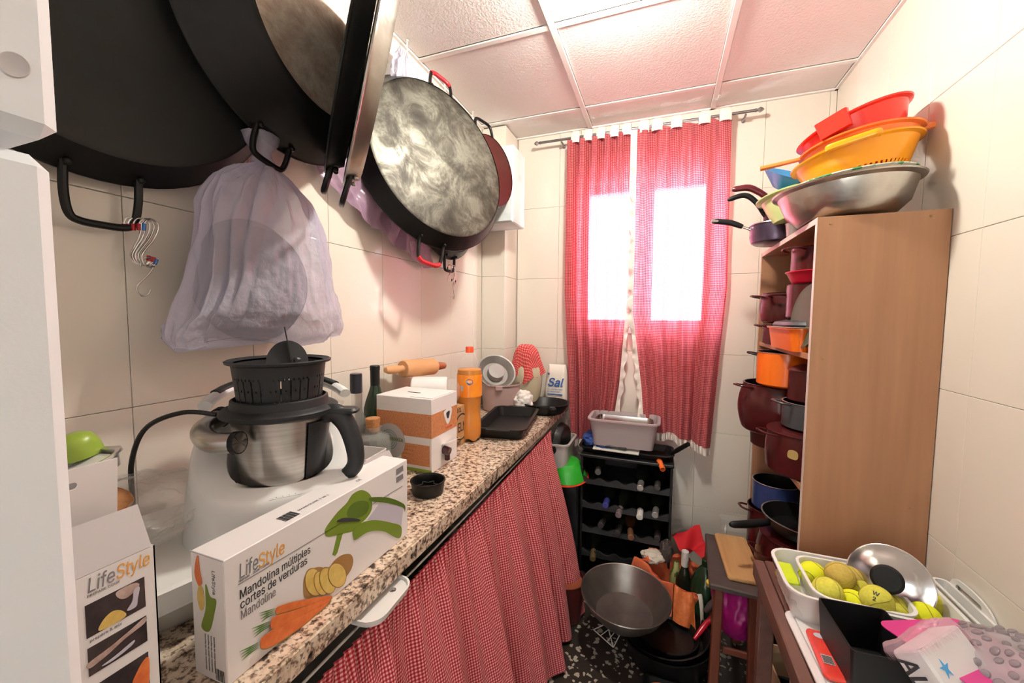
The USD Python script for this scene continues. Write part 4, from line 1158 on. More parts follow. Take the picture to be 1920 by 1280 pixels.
bars = cat_([poly([(.440 + .0022 * k, .012), (.441 + .0022 * k + .0004 * (k % 3), .012), (.441 + .0022 * k + .0004 * (k % 3), .034), (.440 + .0022 * k, .034)], .0003) for k in range(12)])
t.part('barcode', on(bars, TO, (0, 1, 0), (-1, 0, 0)), 'ink', smooth=False)
t.part('lettering', on(text('MANDOLINE 5 IN 1', .005, .0003), (-.530 - .022, .472, mz + .0002), (0, 1, 0), (-1, 0, 0)), 'ink_grey', smooth=False)
t.part('lettering', on(text('CE', .007, .0003), (-.545, .60, mz + .0002), (0, 1, 0), (-1, 0, 0)), 'ink_grey', smooth=False)

# small grey carton end, black tin
t = Thing('grey_carton', 'plain grey-white open carton between the food processor and the orange banded box', 'box', (-.80, .865, Z))
t.part('carton', place(open_box(.15, .10, .118, .004, .002), rot([0, 0, 1], 6), (-.80, .865, Z)), 'card_white', smooth=False)
t.part('flap', on(bx(0, 0, 0, .095, .05, .0015), (-.726, .82, Z + .117), (.1, .99, 0), (.6, -.08, -.8)), 'card_grey', 'side flap bent down', smooth=False)
t = Thing('black_tin', 'small round black tin with a star-shaped cutter inside, at the worktop edge', 'tin', (-.60, .945, Z))
t.part('tin', place(lathe([(0, 0), (.040, 0), (.043, .003), (.047, .034), (.049, .036), (.049, .039), (.045, .039), (.042, .034), (.040, .005), (0, .004)], 48), t=(-.605, .940, Z)), 'enamel')
st = cr([(.030 * (1 if k % 2 else .62) * math.cos(k * math.pi / 6), .030 * (1 if k % 2 else .62) * math.sin(k * math.pi / 6), .012) for k in range(12)], 4, True)
t.part('cutter', place(tube(st, .0012, 6, True), t=(-.605, .940, Z + .010)), 'cap_dark')

# orange-banded carton with a tap
by, bX = 1.06, -.668
t = Thing('wine_carton', 'white carton with orange bands, a round label and a carrying slot, beside the soda bottle', 'box', (-.775, 1.135, Z))
x0, x1, y0, y1, zt = -.880, bX, by, 1.225, Z + .237
t.part('carton', bx(x0, y0, Z, x1, y1, zt, .0015), 'card_white', smooth=False)
o = (x0, y0 - .0002, Z)
t.part('band', on(poly([(0, .112), (x1 - x0, .112), (x1 - x0, .188), (0, .188)], .0004), o, (1, 0, 0), (0, 0, 1)), 'band', 'orange band', smooth=False)
t.part('band', on(poly([(.0, .112), (y1 - y0, .112), (y1 - y0, .188), (0, .188)], .0004), (x1 + .0002, y0, Z), (0, 1, 0), (0, 0, 1)), 'band', 'orange band', smooth=False)
t.part('printed_panel', on(poly([(.098, .020), (.205, .020), (.205, .088), (.098, .088)], .0004), o, (1, 0, 0), (0, 0, 1)), 'band', 'orange text panel', smooth=False)
for k in range(4):
    t.part('lettering', on(text('vino tinto de la tierra'[: 23 - 4 * k], .004, .0003), (x0 + .103, y0 - .0007, Z + .078 - .013 * k), (1, 0, 0), (0, 0, 1)), 'ink_peel', smooth=False)
lb = t.part('round_label', on(poly(Point(.055, .088).buffer(.058).intersection(sbox(0, .0, .2, .2)), .0004), (x0, y0 - .0007, Z), (1, 0, 0), (0, 0, 1)), 'card_grey', 'grey round label', smooth=False)
for r_ in (.018, .026, .033):
    t.part('ring_print', on(poly(Point(.050, .092).buffer(r_).difference(Point(.051, .0925).buffer(r_ - .0028)), .0004), (x0, y0 - .0012, Z), (1, 0, 0), (0, 0, 1)), 'teal', under=lb, smooth=False)
t.part('lettering', on(text('LABRANZA', .011, .0004, True, wscale=.85), (x0 + .038, y0 - .0017, Z + .090), (1, 0, 0), (0, 0, 1)), 'olive', 'olive lettering', under=lb, smooth=False)
t.part('crest', on(poly(spline2([(.075, .182), (.125, .186), (.118, .150), (.10, .135), (.085, .150)]), .0004), (x1 + .0007, y0, Z), (0, 1, 0), (0, 0, 1)), 'card_white', 'white crest', smooth=False)
t.part('crest_mark', on(poly(spline2([(.09, .175), (.112, .177), (.104, .155), (.094, .158)]), .0004), (x1 + .0012, y0, Z), (0, 1, 0), (0, 0, 1)), 'ink', smooth=False)
t.part('lettering', on(text('COSECHA', .008, .0003, wscale=.8), (x1 + .0007, y0 + .085, Z + .120), (0, 1, 0), (0, 0, 1)), 'red_pack', smooth=False)
t.part('slot', bx(x0 + .07, y0 + .075, zt - .0005, x0 + .135, y0 + .082, zt + .0008), 'ink', 'dark carrying slot', smooth=False)
t.part('top_flap', bx(x0 + .002, y0 - .0015, zt - .028, x0 + .092, y0 - .0004, zt - .001, .0004), 'card_white', smooth=False)
t.part('top_flap', bx(x0 + .125, y0 + .01, zt + .0002, x1 - .002, y1 - .01, zt + .0022, .0005), 'card_white', smooth=False)
t.part('tap', cat_([cyl((x1 - .002, y0 + .075, Z + .055), (x1 + .022, y0 + .075, Z + .050), .014, 20), cyl((x1 + .013, y0 + .075, Z + .055), (x1 + .013, y0 + .075, Z + .022), .009, 16)]), 'wine', 'dark red tap')
t.part('tap_flap', on(poly([(0, 0), (.05, 0), (.05, .042), (0, .03)], .001), (x1, y0 + .06, Z + .075), (.15, 1, 0), (.8, 0, .35)), 'card_white', smooth=False)
t.part('foot_band', on(poly([(0, .0), (x1 - x0, .0), (x1 - x0, .010), (0, .010)], .0004), o, (1, 0, 0), (0, 0, 1)), 'olive_green', smooth=False)

# bottles behind
def bottle_profile(r, h, neck, sh):
    return [(0, 0), (r * .9, 0), (r, .006), (r, h * sh), (r * .86, h * (sh + .07)), (neck * 1.35, h * (sh + .19)), (neck, h * (sh + .25)), (neck, h * .96)]


t = Thing('wine_bottle', 'clear bottle with a navy cap and dark wine left inside, behind the orange banded carton', 'bottle', (-.895, .985, Z))
pr = bottle_profile(.039, .315, .0145, .42)
t.part('glass', place(lathe(pr + [(.0125, .302), (0, .302)], 40), t=(-.895, .985, Z)), 'glass')
t.part('wine', place(lathe([(0, .004), (.036, .004), (.0372, .11), (0, .112)], 36), t=(-.895, .985, Z)), 'wine')
t.part('cap', place(lathe([(.0175, .255), (.0185, .256), (.0185, .312), (.017, .316), (0, .316)], 28), t=(-.895, .985, Z)), 'cap_navy')
t = Thing('wine_bottle', 'dark green unopened wine bottle with a black capsule, right of the clear bottle', 'bottle', (-.905, 1.085, Z))
pr = bottle_profile(.037, .33, .0140, .56)
t.part('glass', place(lathe(pr + [(.0150, .318), (.0150, .326), (0, .328)], 40), t=(-.905, 1.085, Z)), 'glass_green')
t.part('capsule', place(lathe([(.0146, .245), (.0152, .247), (.0155, .312), (.0165, .315), (.0165, .327), (.014, .330), (0, .330)], 28), t=(-.905, 1.085, Z)), 'plastic_black')
t.part('label', place(lathe([(.0374, .06), (.0376, .061), (.0376, .165), (.0374, .166)], 40), t=(-.905, 1.085, Z)), 'plastic_black')
t = Thing('carafe', 'empty clear glass carafe right behind the food processor handle', 'carafe', (-.905, .955, Z))
t.part('glass', place(lathe([(0, .0), (.045, .0), (.050, .01), (.050, .09), (.030, .19), (.026, .225), (.031, .24), (.029, .24), (.024, .225), (.028, .19), (.048, .09), (.047, .012), (0, .008)], 44), t=(-.910, .905, Z)), 'glass')
t = Thing('corked_jar', 'low glass jar closed with a cork, in front of the clear wine bottle', 'jar', (-.80, 1.0, Z))
t.part('glass', place(lathe([(0, 0), (.050, 0), (.055, .008), (.055, .105), (.048, .125), (.024, .135), (.024, .150), (.027, .153), (.020, .153), (.020, .133), (.046, .12), (.052, .10), (.052, .010), (0, .006)], 44), t=(-.832, .985, Z)), 'glass')
t.part('cork', place(lathe([(0, .140), (.018, .140), (.0225, .178), (.021, .181), (0, .181)], 28), t=(-.832, .985, Z)), 'cork')

# cardboard box and what lies on it
t = Thing('cardboard_box', 'brown cardboard box with black printing half hidden behind the soda bottle', 'box', (-.84, 1.38, Z))
x0, x1, y0, y1, zt = -.955, -.715, 1.262, 1.52, Z + .155
t.part('carton', bx(x0, y0, Z, x1, y1, zt, .002), 'card_brown', smooth=False)
lo_ = (x1 + .0002, y0, Z)
t.part('lettering', on(text('ELN', .035, .0004, True, wscale=.7), (x1 + .0002, y0 + .055, Z + .055), (0, 1, 0), (0, 0, 1)), 'ink', 'black lettering ELN', smooth=False)
t.part('ring_print', on(poly(Point(.085, .072).buffer(.052).difference(Point(.085, .072).buffer(.047)), .0004), lo_, (0, 1, 0), (0, 0, 1)), 'ink', smooth=False)
t.part('lettering', on(text('75 CL', .016, .0004, True, wscale=.7), (x1 + .0002, y0 + .04, Z + .132), (0, 1, 0), (0, 0, 1)), 'ink', smooth=False)
t.part('lettering', on(text('VIDRIO', .014, .0004, True, wscale=.7), (x1 + .0002, y0 + .03, Z + .006), (0, 1, 0), (0, 0, 1)), 'ink', smooth=False)
t = Thing('kitchen_roll', 'white paper roll in clear wrapping lying on the cardboard box', 'paper roll', (-.80, 1.35, 1.10))
t.part('roll', cyl((-.890, 1.275, Z + .212), (-.770, 1.335, Z + .212), .052, 36, .004), 'card_white')
t.part('wrapper', crumple(place(lathe([(.012, -.07), (.03, -.055), (.05, -.03), (.051, .06), (.045, .1), (.02, .115)], 36), aim((.886, .463, 0)), (-.835, 1.317, Z + .206)), .008, 30, 5), 'clear_bag')
t = Thing('grey_pot', 'dull grey pot behind the paper roll against the wall', 'pot', (-.90, 1.22, Z))
t.part('pot', place(lathe([(0, 0), (.05, 0), (.055, .005), (.055, .20), (.058, .205), (.053, .205), (.05, .01), (0, .01)], 44), t=(-.905, 1.185, Z)), 'grey_pan')
t = Thing('rolling_pin', 'wooden rolling pin lying on top of the paper roll', 'rolling pin', (-.90, 1.33, 1.17))
a_, b_ = np.array([-.928, 1.165, Z + .302]), np.array([-.870, 1.495, Z + .285])
d_ = (b_ - a_) / np.linalg.norm(b_ - a_)
L_ = np.linalg.norm(b_ - a_)
t.part('barrel', place(lathe([(0, .085), (.030, .086), (.0335, .092), (.0335, L_ - .082), (.030, L_ - .076), (0, L_ - .075)], 40), aim(d_), a_), 'pin')
t.part('grip', place(lathe([(0, 0), (.010, .003), (.0155, .02), (.0165, .05), (.012, .075), (.014, .086), (0, .086)], 28), aim(d_), a_), 'pin')
t.part('grip', place(lathe([(0, L_ - .076), (.014, L_ - .076), (.012, L_ - .065), (.0165, L_ - .04), (.014, L_ - .012), (.006, L_ - .001), (0, L_)], 28), aim(d_), a_), 'pin_grip', 'darker red grip')

# orange soda
t = Thing('soda_bottle', 'big plastic bottle of orange soda with an orange label and red cap', 'bottle', (-.715, 1.42, Z))
so = (-.715, 1.415)
NB = 60
pr = [(.030, .0), (.044, .006), (.048, .025), (.0485, .07), (.0425, .105), (.0405, .125), (.0455, .15), (.0495, .185), (.0495, .262), (.0485, .285), (.042, .310), (.030, .332), (.017, .347), (.0135, .352), (.0135, .358)]
m = lathe([(0, .012)] + pr + [(0, .358)], NB)
vz, rad = m.vertices[:, 2], np.hypot(m.vertices[:, 0], m.vertices[:, 1])
an = np.arctan2(m.vertices[:, 1], m.vertices[:, 0])
m.vertices[:, 2] += np.where(vz < .03, (np.cos(5 * an) * .5 + .5) * .012 * (1 - vz / .03) * (rad > .02), 0)
low = m.copy()
low.vertices[:, :2] *= .965
low.vertices[:, 2] = np.minimum(low.vertices[:, 2] + .0012, .290)
t.part('bottle', place(m, t=(*so, Z)), M.setdefault('pet', film('clear_pet', (.85, .82, .78), .95, .08)))
t.part('soda', place(low, t=(*so, Z)), 'soda')
lab = t.part('label', place(lathe([(.0498, .182), (.0503, .183), (.0503, .268), (.0498, .269)], 60), t=(*so, Z)), 'soda_label', 'orange label')
t.part('cap', place(lathe([(0, .354), (.0155, .354), (.016, .356), (.016, .374), (.0145, .377), (0, .377)], 32), t=(*so, Z)), 'soda_cap')
dq = np.array([.45, -.89])
dq /= np.linalg.norm(dq)


def wrap_on(m2, r, ang0, zc):
    """a flat print bent onto the bottle"""
    m2 = m2.copy()
    a = ang0 + m2.vertices[:, 0] / r
    rr_ = r + m2.vertices[:, 2]
    m2.vertices = np.column_stack([so[0] + rr_ * np.cos(a), so[1] + rr_ * np.sin(a), zc + m2.vertices[:, 1]])
    return m2


a0 = math.atan2(dq[1], dq[0])
t.part('logo', wrap_on(poly(spline2([(-.013, .004), (-.004, .012), (.010, .008), (.013, -.004), (.0, -.012), (-.010, -.006)], 6), .0004), .0504, a0, Z + .243), 'ink_blue', 'navy logo', under=lab)
tx = text('FANTA', .007, .0004, True)
tx.vertices[:, 0] -= tx.vertices[:, 0].mean()
tx.vertices[:, 0] *= .72
t.part('lettering', wrap_on(tx, .0509, a0, Z + .240), 'card_white', under=lab)
t.part('small_print', wrap_on(poly([(0, 0), (.012, 0), (.012, .02), (0, .02)], .0004), .0504, a0 - .75, Z + .208), 'lilac_print', under=lab)

# black roasting tray
t = Thing('roasting_tray', 'black rectangular roasting tray on the worktop beside the soda bottle', 'oven tray', (-.635, 1.66, Z))
Rz = rot([0, 0, 1], 8.5)
t.part('tray', place(open_box(.205, .40, .045, .03, .003, .012, .010, .004), Rz, (-.638, 1.66, Z)), 'nonstick')
for s_ in (-1, 1):
    q = Rz @ np.array([0, s_ * .213, 0])
    t.part('grip', place(loft([ring(.10, .022, .01, .0405), ring(.102, .024, .011, .0425), ring(.10, .022, .01, .0445)]), Rz, (-.638 + q[0], 1.66 + q[1], Z)), 'nonstick')

# dusty pink pot with a grey pan leaning on it
pc = (-.80, 1.955)
t = Thing('casserole', 'dusty pink casserole with a clip handle behind the roasting tray', 'pot', (*pc, Z))
t.part('pot', place(lathe([(0, 0), (.085, 0), (.092, .005), (.104, .135), (.110, .140), (.110, .146), (.104, .146), (.096, .135), (.086, .008), (0, .006)], 56), t=(*pc, Z)), 'pink_pot')
t.part('clip', place(bx(-.018, -.006, -.012, .018, .006, .012, .003), rot([0, 0, 1], 15), (pc[0] + .035, pc[1] - .109, Z + .134)), 'pink_pot')
c = np.array([-.815, 1.925, Z + .205])
Rl = aim((.50, -.62, .62))
t = Thing('cake_mould', 'grey round cake tin tilted on top of the dusty pink casserole', 'cake tin', c)
t.part('tin', place(lathe([(0, -.028), (.062, -.028), (.070, -.026), (.098, .004), (.104, .006), (.104, .009), (.096, .008), (.068, -.022), (0, -.024)], 56), Rl, c), 'grey_pan')
t.part('disc', place(lathe([(0, .012), (.040, .012), (.043, .010), (.045, -.024), (0, -.024)], 44), Rl, c), 'grey_disc', 'flat grey centre disc')
single('white_cloth', blob((-.668, 1.945, Z + .055), (.052, .045, .058), .35, 2.4, 8, 4), 'cloth_white', 'crumpled white cloth bag between the pink casserole and the black pan', 'cloth bag', smooth=True)

# cream jar under a gingham cloth, salt, black pan
jc = (-.705, 2.105)
t = Thing('cream_jar', 'cream ceramic jar in the far corner of the worktop', 'jar', (*jc, Z))
t.part('jar', place(lathe([(0, 0), (.065, 0), (.070, .005), (.085, .11), (.088, .17), (.080, .215), (.060, .245), (.055, .262), (.060, .27), (.052, .27), (.048, .25), (0, .24)], 52), t=(*jc, Z)), 'cream_jar')


def drape(u, v):
    a = 2 * math.pi * u
    f = 1 + .10 * math.sin(5 * a + 1) * v + .05 * math.sin(9 * a) * v
    r = np.interp(v, [0, .2, .4, .65, 1], [.001, .045, .066, .080, .093]) * f
    z = Z + np.interp(v, [0, .15, .35, .6, 1], [.345, .338, .305, .24, .165]) + .022 * math.sin(3 * a + 2) * v + .016 * math.sin(5 * a) * v
    return (jc[0] + r * math.cos(a) - .008 * (1 - v), jc[1] + r * math.sin(a), z), (.16 + v * .16 * math.cos(a), .16 + v * .16 * math.sin(a))


m, uv = sheet(drape, 96, 40)
single('gingham_cloth', m, 'ging_cloth', 'small red checked cloth draped over the cream jar', 'cloth', uv=uv)
sc = (-.545, 2.165)
t = Thing('salt_bag', 'white bag of salt with blue lettering Sal in the far corner', 'bag', (*sc, Z))
R = []
for z_, w_, d_, r_ in ((0, .115, .062, .02), (.01, .122, .070, .025), (.10, .126, .078, .03), (.18, .120, .066, .03), (.205, .108, .05, .02), (.225, .10, .03, .012), (.232, .098, .012, .005)):
    g = ring(w_, d_, r_, z_, 8)
    R.append(g + np.array([.003 * math.sin(40 * z_), 0, 0]))
bm = crumple(place(loft(R), t=(*sc, Z)), .004, 25, 4)
t.part('bag', bm, 'salt', smooth=50)
t.part('lettering', on(text('Sal', .045, .001, True, slant=.28, wscale=.95), (sc[0] - .046, sc[1] - .0425, Z + .115), (1, 0, 0), (0, 0, 1)), 'ink_blue', 'blue lettering Sal', smooth=False)
t.part('star', on(poly([(.010 * (1 if k % 2 else .4) * math.cos(k * math.pi / 5), .010 * (1 if k % 2 else .4) * math.sin(k * math.pi / 5)) for k in range(10)], .001), (sc[0] - .038, sc[1] - .0415, Z + .182), (1, 0, 0), (0, 0, 1)), 'ink_blue', smooth=False)
for k, w_ in enumerate((.074, .062)):
    t.part('small_print', on(text('SAL MARINA FINA', .007, .001, wscale=w_ / .074), (sc[0] - .045, sc[1] - .0425, Z + .095 - .014 * k), (1, 0, 0), (0, 0, 1)), 'ink_blue', smooth=False)
t.part('blue_stripe', on(poly([(0, 0), (.085, 0), (.085, .006), (0, .006)], .001), (sc[0] - .043, sc[1] - .0425, Z + .066), (1, 0, 0), (0, 0, 1)), 'ink_blue', smooth=False)
kc = (-.562, 1.995)
t = Thing('frying_pan', 'black frying pan at the far end of the worktop, overhanging its edge', 'pan', (*kc, Z))
t.part('pan', place(lathe([(0, 0), (.090, 0), (.097, .004), (.122, .046), (.125, .050), (.125, .053), (.119, .052), (.094, .009), (0, .006)], 56), t=(*kc, Z + .0)), 'nonstick')
hdv = np.array([.50, -.86]) / np.hypot(.5, .86)
t.part('handle', place(loft([ring(.030, .05, .012, 0), ring(.034, .054, .014, .006), ring(.028, .05, .012, .012)]), rot([0, 0, 1], 30), (kc[0] + hdv[0] * .135, kc[1] + hdv[1] * .135, Z + .040)), 'nonstick')
t.part('hanging_eye', place(tube([(.009 * math.cos(q), .009 * math.sin(q), 0) for q in np.linspace(0, 2 * np.pi, 18, endpoint=False)], .003, 8, True), t=(kc[0] + hdv[0] * .142, kc[1] + hdv[1] * .142, Z + .054)), 'cap_dark')

# ------------------------------------------------------------------ bookcase against the right wall
BX0, BX1, BY0, BY1, BZ = .41, XR - .002, 1.40, 2.10, 1.692
t = Thing('bookcase', 'tall open beech bookcase full of pots against the right wall', 'bookcase', (.55, 1.75, 0))
t.part('side_panel', bx(BX0, BY0, 0, BX1, BY0 + .016, BZ, .0008), 'beech', smooth=False)
t.part('side_panel', bx(BX0, BY1 - .016, 0, BX1, BY1, BZ, .0008), 'beech', smooth=False)
t.part('top', bx(BX0, BY0 + .016, BZ - .017, BX1, BY1 - .016, BZ, .0008), 'beech', smooth=False)
SZ = (1.294, .885, .300, .075)
for z_ in SZ:
    t.part('shelf', bx(BX0 + .004, BY0 + .016, z_ - .017, BX1 - .006, BY1 - .016, z_, .0008), 'beech', smooth=False)
t.part('back_panel', bx(BX1 - .005, BY0 + .016, .06, BX1 - .001, BY1 - .016, BZ - .017), 'beech', smooth=False)
t.part('edge_band', bx(BX0 - .0012, BY0, 0, BX0, BY0 + .016, BZ, .0003), 'beech_edge', 'pale front edge', smooth=False)
t.part('edge_band', bx(BX0 - .0012, BY0 + .016, BZ - .017, BX0, BY1, BZ, .0003), 'beech_edge', 'pale front edge', smooth=False)
for (x_, z_) in ((.44, 1.672), (.66, 1.676), (.44, 1.285), (.66, 1.285), (.44, .876), (.66, .876)):
    t.part('screw_cap', place(lathe([(0, 0), (.0035, 0), (.003, -.0012), (0, -.0015)], 14), rot([1, 0, 0], -90), (x_, BY0 - .0003, z_)), 'ink_peel')


def pot(name, label, c, r, h, m, rim='pale_rim', belly=0.0, group=None, lid=None, handles=(), hm=None, inside='enamel', loop=.032, hz=.8, wh=.05, cat='pot'):
    """enamelled pot with base, rim, loop handles and maybe a lid"""
    t = Thing(name, label, cat, c, group)
    pts = [(0, 0), (r * .90, 0), (r * .97, .004)]
    for q in np.linspace(.06, .94, 9):
        pts.append((r * (1 + belly * math.sin(math.pi * q)), h * q))
    t.part('body', place(lathe(pts + [(r, h * .985), (r * .975, h * .985)], 52), t=c), m)
    t.part('inside', place(lathe([(r * .976, h * .985), (r * .955, h * .8), (r * .95, .008), (0, .007)], 44), t=c), inside)
    t.part('rim', place(lathe([(r * .972, h * .982), (r * 1.01, h * .98), (r * 1.03, h * .992), (r * 1.015, h), (r * .972, h * .997)], 52), t=c), rim)
    for a in handles:
        ca, sa = math.cos(math.radians(a)), math.sin(math.radians(a))
        R0 = r * (1 + belly * math.sin(math.pi * hz))
        P = cr([(R0 * .98, -wh, 0), (R0 + loop * .6, -wh, .004), (R0 + loop, -wh * .55, .006), (R0 + loop * 1.06, 0, .007), (R0 + loop, wh * .55, .006), (R0 + loop * .6, wh, .004), (R0 * .98, wh, 0)], 5)
        P = np.column_stack([P[:, 0] * ca - P[:, 1] * sa, P[:, 0] * sa + P[:, 1] * ca, P[:, 2] + h * hz]) + np.array(c)
        t.part('handle', tube(P, .0055, 9, flat=.7), hm or m)
    if lid == 'flat':
        t.part('lid', place(lathe([(0, h + .010), (r * .5, h + .0095), (r * .9, h + .006), (r * 1.03, h + .003), (r * 1.04, h), (0, h + .0005)], 48), t=c), m)
    elif lid:
        lp_ = t.part('lid', place(lathe([(0, h + .022), (r * .5, h + .019), (r * .9, h + .008), (r * 1.02, h + .002), (r * 1.02, h - .001), (0, h + .0)], 48), t=c), lid)
        t.part('knob', place(lathe([(0, h + .046), (.016, h + .044), (.018, h + .036), (.008, h + .030), (.007, h + .02), (0, h + .02)], 24), t=c), 'plastic_black', under=lp_)
    return t


def long_handle(t, c, r, z0, ang, L, rise=.03, m='plastic_black', th=.010, tip=None, start=0.0, bend=0.0, collar='steel_shiny'):
    ca, sa = math.cos(math.radians(ang)), math.sin(math.radians(ang))
    P = cr([(r - .004, 0, z0), (r + .03, 0, z0 + rise * .35 + bend), (r + L * .55, 0, z0 + rise * .8 + bend), (r + L, 0, z0 + rise)], 7)
    W_ = np.column_stack([P[:, 0] * ca - P[:, 1] * sa, P[:, 0] * sa + P[:, 1] * ca, P[:, 2]]) + np.array([c[0], c[1], 0])
    n_ = len(W_)
    k = n_ // 3
    if collar:
        t.part('bracket', tube(W_[:k + 1], th * .55, 10), collar)
    else:
        k = 0
    hp_ = t.part('handle', tube(W_[k:], np.interp(np.linspace(0, 1, n_ - k), [0, .15, .6, .92, 1], [th * .8, th, th * 1.1, th * .95, th * .5]), 12, flat=1.15), m)
    if tip:
        t.part('tip', tube(W_[-5:], th * 1.02, 12), tip, 'metal tip', under=hp_)


ST = 'pots stacked in the bookcase'
zt = SZ[0]
# upper compartment
t = Thing('baking_dish', 'orange enamel baking dish under the dark oval lid on the upper shelf', 'baking dish', (.51, 1.62, zt))
t.part('dish', place(open_box(.215, .32, .075, .035, .003, .010, .006, .004), None, (.490, 1.645, zt)), 'orange_enamel')
t.part('rim', place(loft([ring(.226, .331, .038, .0745), ring(.231, .336, .040, .0765), ring(.226, .331, .038, .0785), ring(.216, .321, .034, .0785)], False, False), None, (.490, 1.645, zt)), 'rim_pale')
for s_ in (-1, 1):
    P = cr([(.435, 1.645 + s_ * .158, zt + .058), (.440, 1.645 + s_ * .186, zt + .060), (.455, 1.645 + s_ * .196, zt + .061), (.525, 1.645 + s_ * .196, zt + .061), (.54, 1.645 + s_ * .186, zt + .060), (.545, 1.645 + s_ * .158, zt + .058)], 5)
    t.part('handle', tube(P, .006, 9), 'orange_enamel')
t = Thing('oval_lid', 'dark grey lid resting on the orange baking dish', 'lid', (.49, 1.645, zt + .08))
t.part('lid', place(loft([ring(.205, .31, .09, .0), ring(.212, .316, .094, .006), ring(.20, .30, .09, .016), ring(.12, .2, .05, .026)]), None, (.487, 1.645, zt + .079)), 'grey_enamel', smooth=30)
pot('cooking_pot', 'tall maroon enamel pot on the dark lid, upper shelf, under the red bowl', (.505, 1.655, zt + .106), .098, .118, 'brown_pot', 'brown_pot', 0, ST, None, (), None)
t = Thing('red_bowl', 'bright red enamel bowl between two maroon pots on the upper shelf', 'bowl', (.505, 1.655, zt + .226))
t.part('bowl', place(lathe([(0, 0), (.080, 0), (.084, .003), (.100, .036), (.105, .039), (.105, .042), (.098, .041), (.082, .006), (0, .005)], 52), t=(.505, 1.655, zt + .226)), 'red_enamel')
pot('cooking_pot', 'maroon enamel pot topmost on the upper shelf, in the red bowl', (.505, 1.655, zt + .258), .090, .090, 'brown_pot', 'brown_pot', 0, ST, None, (200, 20, 285), None, loop=.03, hz=.88, wh=.04)
pot('cooking_pot', 'rounded maroon pot with side handles behind the tall pot, upper shelf', (.475, 1.925, zt + .085), .088, .125, 'brown_pot', 'brown_pot', .10, ST, None, (185, 5, 240), None, loop=.036, hz=.85, wh=.03)
pot('cooking_pot', 'flat maroon pan under the rounded maroon pot at the far end of the upper shelf', (.50, 1.93, zt), .105, .080, 'maroon_side', 'brown_pot', 0, ST, None, (190, 10), None, loop=.03, hz=.9, wh=.03)
for k in range(3):
    x_ = .452 - .011 * k
    single('plate_lid', place(lathe([(0, 0), (.07 - .004 * k, .001), (.100 - .005 * k, .006), (.108 - .005 * k, .010), (.110 - .005 * k, .013), (.100 - .005 * k, .010), (0, .004)], 52), aim((-1, -.12, .12)), (x_ + .004, 1.530 - .012 * k, zt + .116 - .002 * k)), 'green_lid', ('innermost', 'middle', 'outermost')[k] + ' of three olive lids standing on edge on the upper shelf', 'lid', 'olive lids on edge')

# middle compartment
zt = SZ[1]
pot('cooking_pot', 'barrel-shaped maroon stewpot with an upright side handle, middle shelf at the far end', (.452, 1.865, zt + .06), .128, .195, 'brown_pot', 'brown_pot', .15, ST, None, (200, 20), None, loop=.042, hz=.93, wh=.032)
single('pot_stand', place(lathe([(0, 0), (.10, 0), (.104, .004), (.108, .056), (.104, .060), (0, .060)], 40), t=(.462, 1.865, zt)), 'maroon_side', 'low maroon pan upside down under the barrel-shaped stewpot', 'pan')
pot('cooking_pot', 'orange enamel pot with a black inside on the barrel-shaped stewpot, middle shelf', (.452, 1.795, zt + .257), .098, .130, 'orange_enamel', 'rim_pale', 0, ST, None, (160, 340), 'plastic_black', loop=.03, hz=.88, wh=.025)
pot('cooking_pot', 'wide maroon pot with a gold emblem and a lid, front of the middle shelf', (.478, 1.575, zt), .124, .138, 'brown_pot', 'brown_pot', .05, ST, 'flat', (195, 15), None, loop=.036, hz=.95, wh=.04)
t = Thing('gold_emblem', 'small gold emblem stuck on the wide maroon pot', 'sticker', (.43, 1.48, zt + .06))
ec = (.478, 1.575)
ea = math.radians(233)
g2 = poly(spline2([(-.012, -.012), (-.015, 0), (-.011, .012), (0, .015), (.012, .011), (.015, -.002), (.010, -.014)]), .0012)
rr_ = .124 * 1.053
aa_ = ea + g2.vertices[:, 0] / rr_
g2.vertices = np.column_stack([ec[0] + (rr_ + g2.vertices[:, 2]) * np.cos(aa_), ec[1] + (rr_ + g2.vertices[:, 2]) * np.sin(aa_), zt + .084 + g2.vertices[:, 1]])
t.part('emblem', g2, 'gold')
pot('cooking_pot', 'slate grey pot standing on the wide maroon pot, middle shelf', (.487, 1.580, zt + .1495), .094, .088, 'grey_enamel', 'rim_pale', 0, ST, None, (190, 10), 'grey_enamel', loop=.03, hz=.93, wh=.035)
pot('cooking_pot', 'narrow maroon pot with dark lid standing on the slate grey pot, middle shelf', (.476, 1.590, zt + .237), .068, .105, 'brown_pot', 'brown_pot', 0, ST, 'maroon_side', (), None)

# lower compartment
zt = SZ[2]
pot('cooking_pot', 'very large bellied maroon stewpot at the bottom of the bookcase', (.530, 1.735, zt), .148, .285, 'brown_pot', 'brown_pot', .12, ST, 'flat', (198, 18, 250), None, loop=.035, hz=.80, wh=.05)
c = (.515, 1.715, zt + .309)
t = Thing('frying_pan', 'black frying pan with a black handle on the very large stewpot, lower shelf', 'pan', c)
t.part('pan', place(lathe([(0, 0), (.105, 0), (.112, .004), (.138, .048), (.141, .052), (.136, .053), (.108, .008), (0, .006)], 52), rot([0, 1, 0], 3), c), 'nonstick')
t.part('rim', place(lathe([(.138, .050), (.142, .052), (.142, .0545), (.137, .0545)], 52), rot([0, 1, 0], 3), c), 'rim_pale', 'thin pale rim')
long_handle(t, c, .135, c[2] + .040, 200, .14, -.012, 'plastic_black', .012, None, collar=None)
pot('cooking_pot', 'dark blue enamel pot behind the black frying pan on the lower shelf', (.470, 1.93, zt + .30), .085, .115, 'blue_enamel', 'rim_pale', 0, ST, None, (), None)
